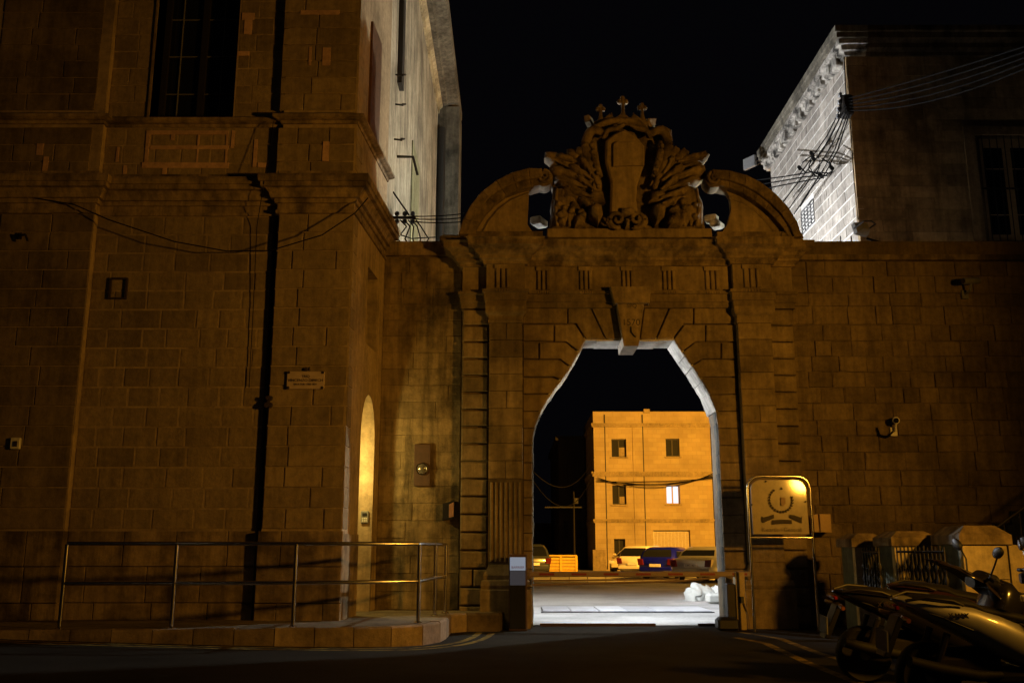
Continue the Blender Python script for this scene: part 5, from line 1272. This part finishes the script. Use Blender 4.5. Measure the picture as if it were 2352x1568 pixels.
pier('pier with sloping cap at the dark end of the iron fence', P(1965, 1300, y1).x, P(2030, 1300, y1).x, y1, .6, P(2000, 1256, y1).z, P(2000, 1224, y1).z)
LWt = thing('low_wall', 'low pale painted wall beyond the broad pier', 'wall', (7.6, 13.0, 0))
ashlar(LWt, 'pier', FRONT(y3 + .2), P(2318, 1300, y3 + .2).x + .06, 8.2, 0, P(2340, 1250, y3).z, .42, .7, 1.2, gap=.008, d=.12, proud=0)
MB().bx(P(2318, 1300, y3).x + .12, 8.2, y3 + .2, y3 + .5, 0, P(2340, 1252, y3).z).build('core', 'pier', LWt)
def fence(label, a, b, z0, z1, n):
    t = thing('iron_fence', label, 'fence', ((a[0] + b[0]) / 2, (a[1] + b[1]) / 2, 0), 'iron fence panels')
    A, B = Vector((*a, 0)), Vector((*b, 0))
    for z in (z0 + .06, z1 - .06): MB().tube([A + Vector((0, 0, z)), B + Vector((0, 0, z))], .018, 6).build('rail', 'iron', t)
    for i in range(n):
        p = A.lerp(B, i / (n - 1)); mb = MB()
        if i % 2: mb.tube([p + Vector((0, 0, z0)), p + Vector((0, 0, z1 + .02))], .013, 6)
        else:
            zs_ = [z0, z0 + .2, z0 + .25, z0 + .3, z0 + .36, (z0 + z1) / 2 - .06, (z0 + z1) / 2, (z0 + z1) / 2 + .06, z1 - .32, z1 - .26, z1 - .2, z1]
            mb.tube([p + Vector((0, 0, z)) for z in zs_], [.011, .011, .03, .036, .011, .011, .034, .011, .011, .034, .011, .011], 6)
        mb.build('baluster', 'iron', t, True)
fence('ornate iron fence panel between the dark end pier and the middle pier', (P(1990, 1300, 14.2).x, 14.3), (P(2030, 1300, 13.6).x, 13.75), .42, P(2010, 1258, 14).z, 7)
fence('wider ornate iron fence panel between the middle pier and the broad pier', (P(2066, 1300, 13.4).x, 13.45), (P(2172, 1300, 12.8).x, 12.8), .42, P(2110, 1256, 13).z, 13)
# stair with handrail going up to the right
ST = thing('outside_stair', 'dark outside stair with sloping iron handrail beside the broad pier', 'stair', (8.3, 14.8, 0))
ya = 14.6; q0 = P(2288, 1212, ya); q1 = P(2360, 1160, ya); dz = (q1.z - q0.z) / (q1.x - q0.x)
for i in range(8): MB().bx(q0.x + .05 + i * .29, q0.x + .05 + (i + 1) * .29, 14.7, 15.9, 0, q0.z - .35 + dz * .29 * (i + .2)).build('step', 'dark_house', ST)
MB().tube([q0, Vector((q0.x + 2.2, ya, q0.z + 2.2 * dz))], .022, 8).build('handrail', 'iron', ST)
for i in range(9): x_ = q0.x + .12 + i * .25; MB().tube([(x_, ya, q0.z - .5 + dz * i * .25), (x_, ya, q0.z + dz * (.12 + i * .25))], .01, 6).build('baluster', 'iron', ST)

# ================================================================== SCOOTERS
def ell(x, y, z, a, b, n=16, e=.8):
    return [(x, y + a * math.copysign(abs(math.cos(t)) ** e, math.cos(t)), z + b * math.copysign(abs(math.sin(t)) ** e, math.sin(t))) for t in [2 * math.pi * k / n for k in range(n)]]
def scooter(label, paint, screen=True, tall=0, group='scooters parked in front of the wall'):
    t = thing('parked_scooter', label, 'scooter', (0, 0, 0), group)
    # tail fairing: sweeps down from the tail to the footboard
    m = MB(); m.loft([ell(-1.00, 0, .865, .04, .016), ell(-.94, 0, .85, .09, .04), ell(-.8, 0, .81, .145, .075), ell(-.6, 0, .755, .19, .115), ell(-.4, 0, .69, .22, .15), ell(-.18, 0, .60, .235, .175), ell(.02, 0, .51, .225, .175), ell(.18, 0, .42, .20, .14), ell(.28, 0, .38, .17, .1)])
    bo = m.build('tail_fairing', paint, t, True, ang=60)
    for s in (1, -1):
        text_obj('lettering', 'X MAX', .055, (-.56, s * .20, .765), 'ink', bo, rot=(math.pi / 2, 0, 0 if s < 0 else math.pi), ext=.004)
        MB().tube([(-.93, s * .08, .825), (-.7, s * .165, .755), (-.45, s * .215, .655)], .008, 6).build('side_trim', 'black', bo, True)
    # seat in two steps
    MB().loft([ell(-.88, 0, .872, .06, .012), ell(-.80, 0, .878, .11, .028), ell(-.58, 0, .862, .14, .035), ell(-.38, 0, .825, .145, .045), ell(-.30, 0, .785, .15, .04), ell(-.05, 0, .735, .14, .045), ell(.12, 0, .70, .10, .035), ell(.17, 0, .68, .05, .02)]).build('seat', 'rubber', t, True, ang=60)
    for s in (1, -1): MB().tube([(-.95, s * .11, .87), (-.8, s * .16, .90), (-.6, s * .19, .88), (-.5, s * .17, .84)], .012, 8).build('grab_rail', 'iron', t, True)
    MB().cbox((-1.01, 0, .81), (.04, .2, .05), .015).build('tail_light', plain('scooter_tail_lens', (.2, .015, .015), .12, 0, 0, coat=.6), t, True)
    # mudguard and plate
    MB().prism([(-.99, .74), (-.93, .75), (-1.07, .42), (-1.12, .43)], (Vector((0, -.07, 0)), Vector((1, 0, 0)), Vector((0, -1, 0))), 0, -.14, .006).build('rear_mudguard', 'black', t)
    MB().box((-1.10, 0, .55), (.012, .19, .16)).build('number_plate', 'greybox', t)
    for s in (1, -1): MB().tube([(-.97, s * .08, .74), (-.99, s * .19, .735), (-.99, s * .23, .735)], [.014, .022, .02], 8).build('indicator', plain('amber_lens', (.2, .07, .01), .2, 0, 0, coat=.5), t, True)
    # wheels
    for x, nm, r in ((-.72, 'rear_wheel', .27), (.72, 'front_wheel', .28)):
        wv = MB().lathe([(r - .075, .05), (r - .03, .065), (r - .008, .045), (r, 0), (r - .008, -.045), (r - .03, -.065), (r - .075, -.05)], (x, 0, r), 'Y', 26).build(nm, 'rubber', t, True)
        MB().lathe([(r - .07, .045), (r - .085, .02), (r - .085, -.02), (r - .07, -.045)], (x, 0, r), 'Y', 26).build('rim', 'greybox', wv, True)
        MB().lathe([(0, .06), (.05, .055), (.05, -.055), (0, -.06)], (x, 0, r), 'Y', 14).build('hub', 'greybox', wv, True)
        mb = MB()
        for k in range(5): a = 2 * math.pi * k / 5; mb.tube([(x + .03 * math.cos(a), 0, r + .03 * math.sin(a)), (x + (r - .07) * math.cos(a), 0, r + (r - .07) * math.sin(a))], .018, 6)
        mb.build('spokes', 'greybox', wv)
    # engine / swing arm, exhaust, shock, underbody
    MB().cbox((-.45, .0, .36), (.62, .24, .26), .08).build('engine', 'iron', t, True)
    MB().tube([(-.2, -.17, .3), (-.4, -.19, .3), (-.75, -.2, .36), (-.98, -.2, .42)], [.028, .045, .052, .045], 12).build('exhaust', 'rubber', t, True)
    for s in (1, -1): MB().tube([(-.74, s * .13, .30), (-.62, s * .13, .62)], .028, 8).build('shock_absorber', 'iron', t, True)
    MB().cbox((.12, 0, .27), (.75, .34, .14), .05).build('footboard', 'black', t, True)
    MB().loft([ell(.0, 0, .42, .11, .12), ell(.2, 0, .42, .12, .13), ell(.4, 0, .5, .13, .16)]).build('centre_tunnel', paint, t, True)
    # front apron
    m = MB(); m.loft([ell(.36, 0, .34, .16, .06), ell(.46, 0, .5, .23, .16), ell(.55, 0, .66, .25, .24), ell(.63, 0, .74, .23, .24), ell(.74, 0, .76, .17, .19), ell(.84, 0, .74, .09, .1), ell(.88, 0, .73, .03, .03)])
    m.build('front_apron', paint, t, True, ang=60)
    MB().cbox((.85, 0, .80), (.06, .2, .1), .03).build('headlight', plain('scooter_head_lens', (.5, .5, .5), .08, 0, 0, coat=.8), t, True)
    for s in (1, -1): MB().tube([(.72, s * .085, .28), (.62, s * .085, .62)], .025, 8).build('fork', 'steel', t, True)
    MB().loft([ell(.46, 0, .5, .07, .02), ell(.6, 0, .585, .085, .03), ell(.75, 0, .585, .085, .03), ell(.93, 0, .5, .07, .02)]).build('front_mudguard', paint, t, True)
    # handlebar
    MB().tube([(.42, -.36, 1.0), (.44, -.24, 1.02), (.5, -.08, .98), (.5, .08, .98), (.44, .24, 1.02), (.42, .36, 1.0)], .016, 8).build('handlebar', 'iron', t, True)
    MB().loft([ell(.36, 0, .95, .1, .05), ell(.48, 0, .98, .16, .08), ell(.6, 0, .94, .12, .08)]).build('handlebar_cover', 'black', t, True)
    for s in (1, -1):
        MB().tube([(.425, s * .28, 1.008), (.405, s * .40, .995)], .022, 10).build('grip', 'rubber', t, True)
        MB().tube([(.47, s * .26, 1.01), (.46, s * .34, .99), (.48, s * .41, .985)], .008, 6).build('brake_lever', 'steel', t, True)
        mi = MB().tube([(.45, s * .22, 1.03), (.47, s * .27, 1.14), (.46, s * .34, 1.22)], .009, 6).build('mirror_stalk', 'black', t, True)
        c = Vector((.45, s * .39, 1.27)); m = MB(); rings = []
        for f, k in ((-.03, .55), (-.02, .95), (.0, 1), (.025, .6)): rings.append([(c.x + f, c.y + .085 * k * math.cos(a), c.z + .055 * k * math.sin(a) + .02 * math.cos(a) * s * k) for a in [2 * math.pi * q / 14 for q in range(14)]])
        m.loft(rings).build('mirror', 'black', mi, True)
    if screen:
        m = MB(); q = []
        for f, hw_, x, z in ((0, .20, .66, .80), (.35, .26, .46, .97), (.7, .25, .22, 1.10), (1, .15, .08, 1.15)):
            q.append([(x - .10 * (abs(k) / 3) ** 2, hw_ * k / 3, z) for k in range(-3, 4)])
        o_ = [[(a + .008, b, c_ + .004) for a, b, c_ in r_] for r_ in q]
        for r_ in (q,):
            m.loft([q[i] + o_[i][::-1] for i in range(4)])
        m.build('windscreen', plain('smoked_screen', (.02, .015, .012), .1, 0, 0, coat=.4), t, True, ang=70)
    MB().tube([(-.05, .12, .22), (-.15, .2, .02), (-.2, .22, .012)], .012, 6).build('side_stand', 'iron', t, True)
    return t
def place_s(t, x, y, head, lean=0):
    t.location = (x, y, 0); t.rotation_euler = (R(lean), 0, R(head)); W[t.name] = Vector((x, y, 0))
sil = plain('silver_scooter_paint', (.42, .41, .38), .42, .3, .05, 20, coat=.7)
blk = plain('black_scooter_paint', (.012, .011, .012), .22, 0, .05, 20, coat=.7)
mar = plain('dark_maroon_paint', (.03, .012, .012), .25, 0, .05, 20, coat=.7)
t = scooter('silver maxi scooter with lettering on its tail parked nearest the road', sil, False); place_s(t, 4.06, 8.2, 6, 6)
t = scooter('black maxi scooter with smoked windscreen behind the silver one', blk); place_s(t, 4.12, 9.75, 2, 6)
t = scooter('dark maroon scooter with bare handlebars close to the pale piers', mar, False); place_s(t, 5.2, 10.9, -20, 6)
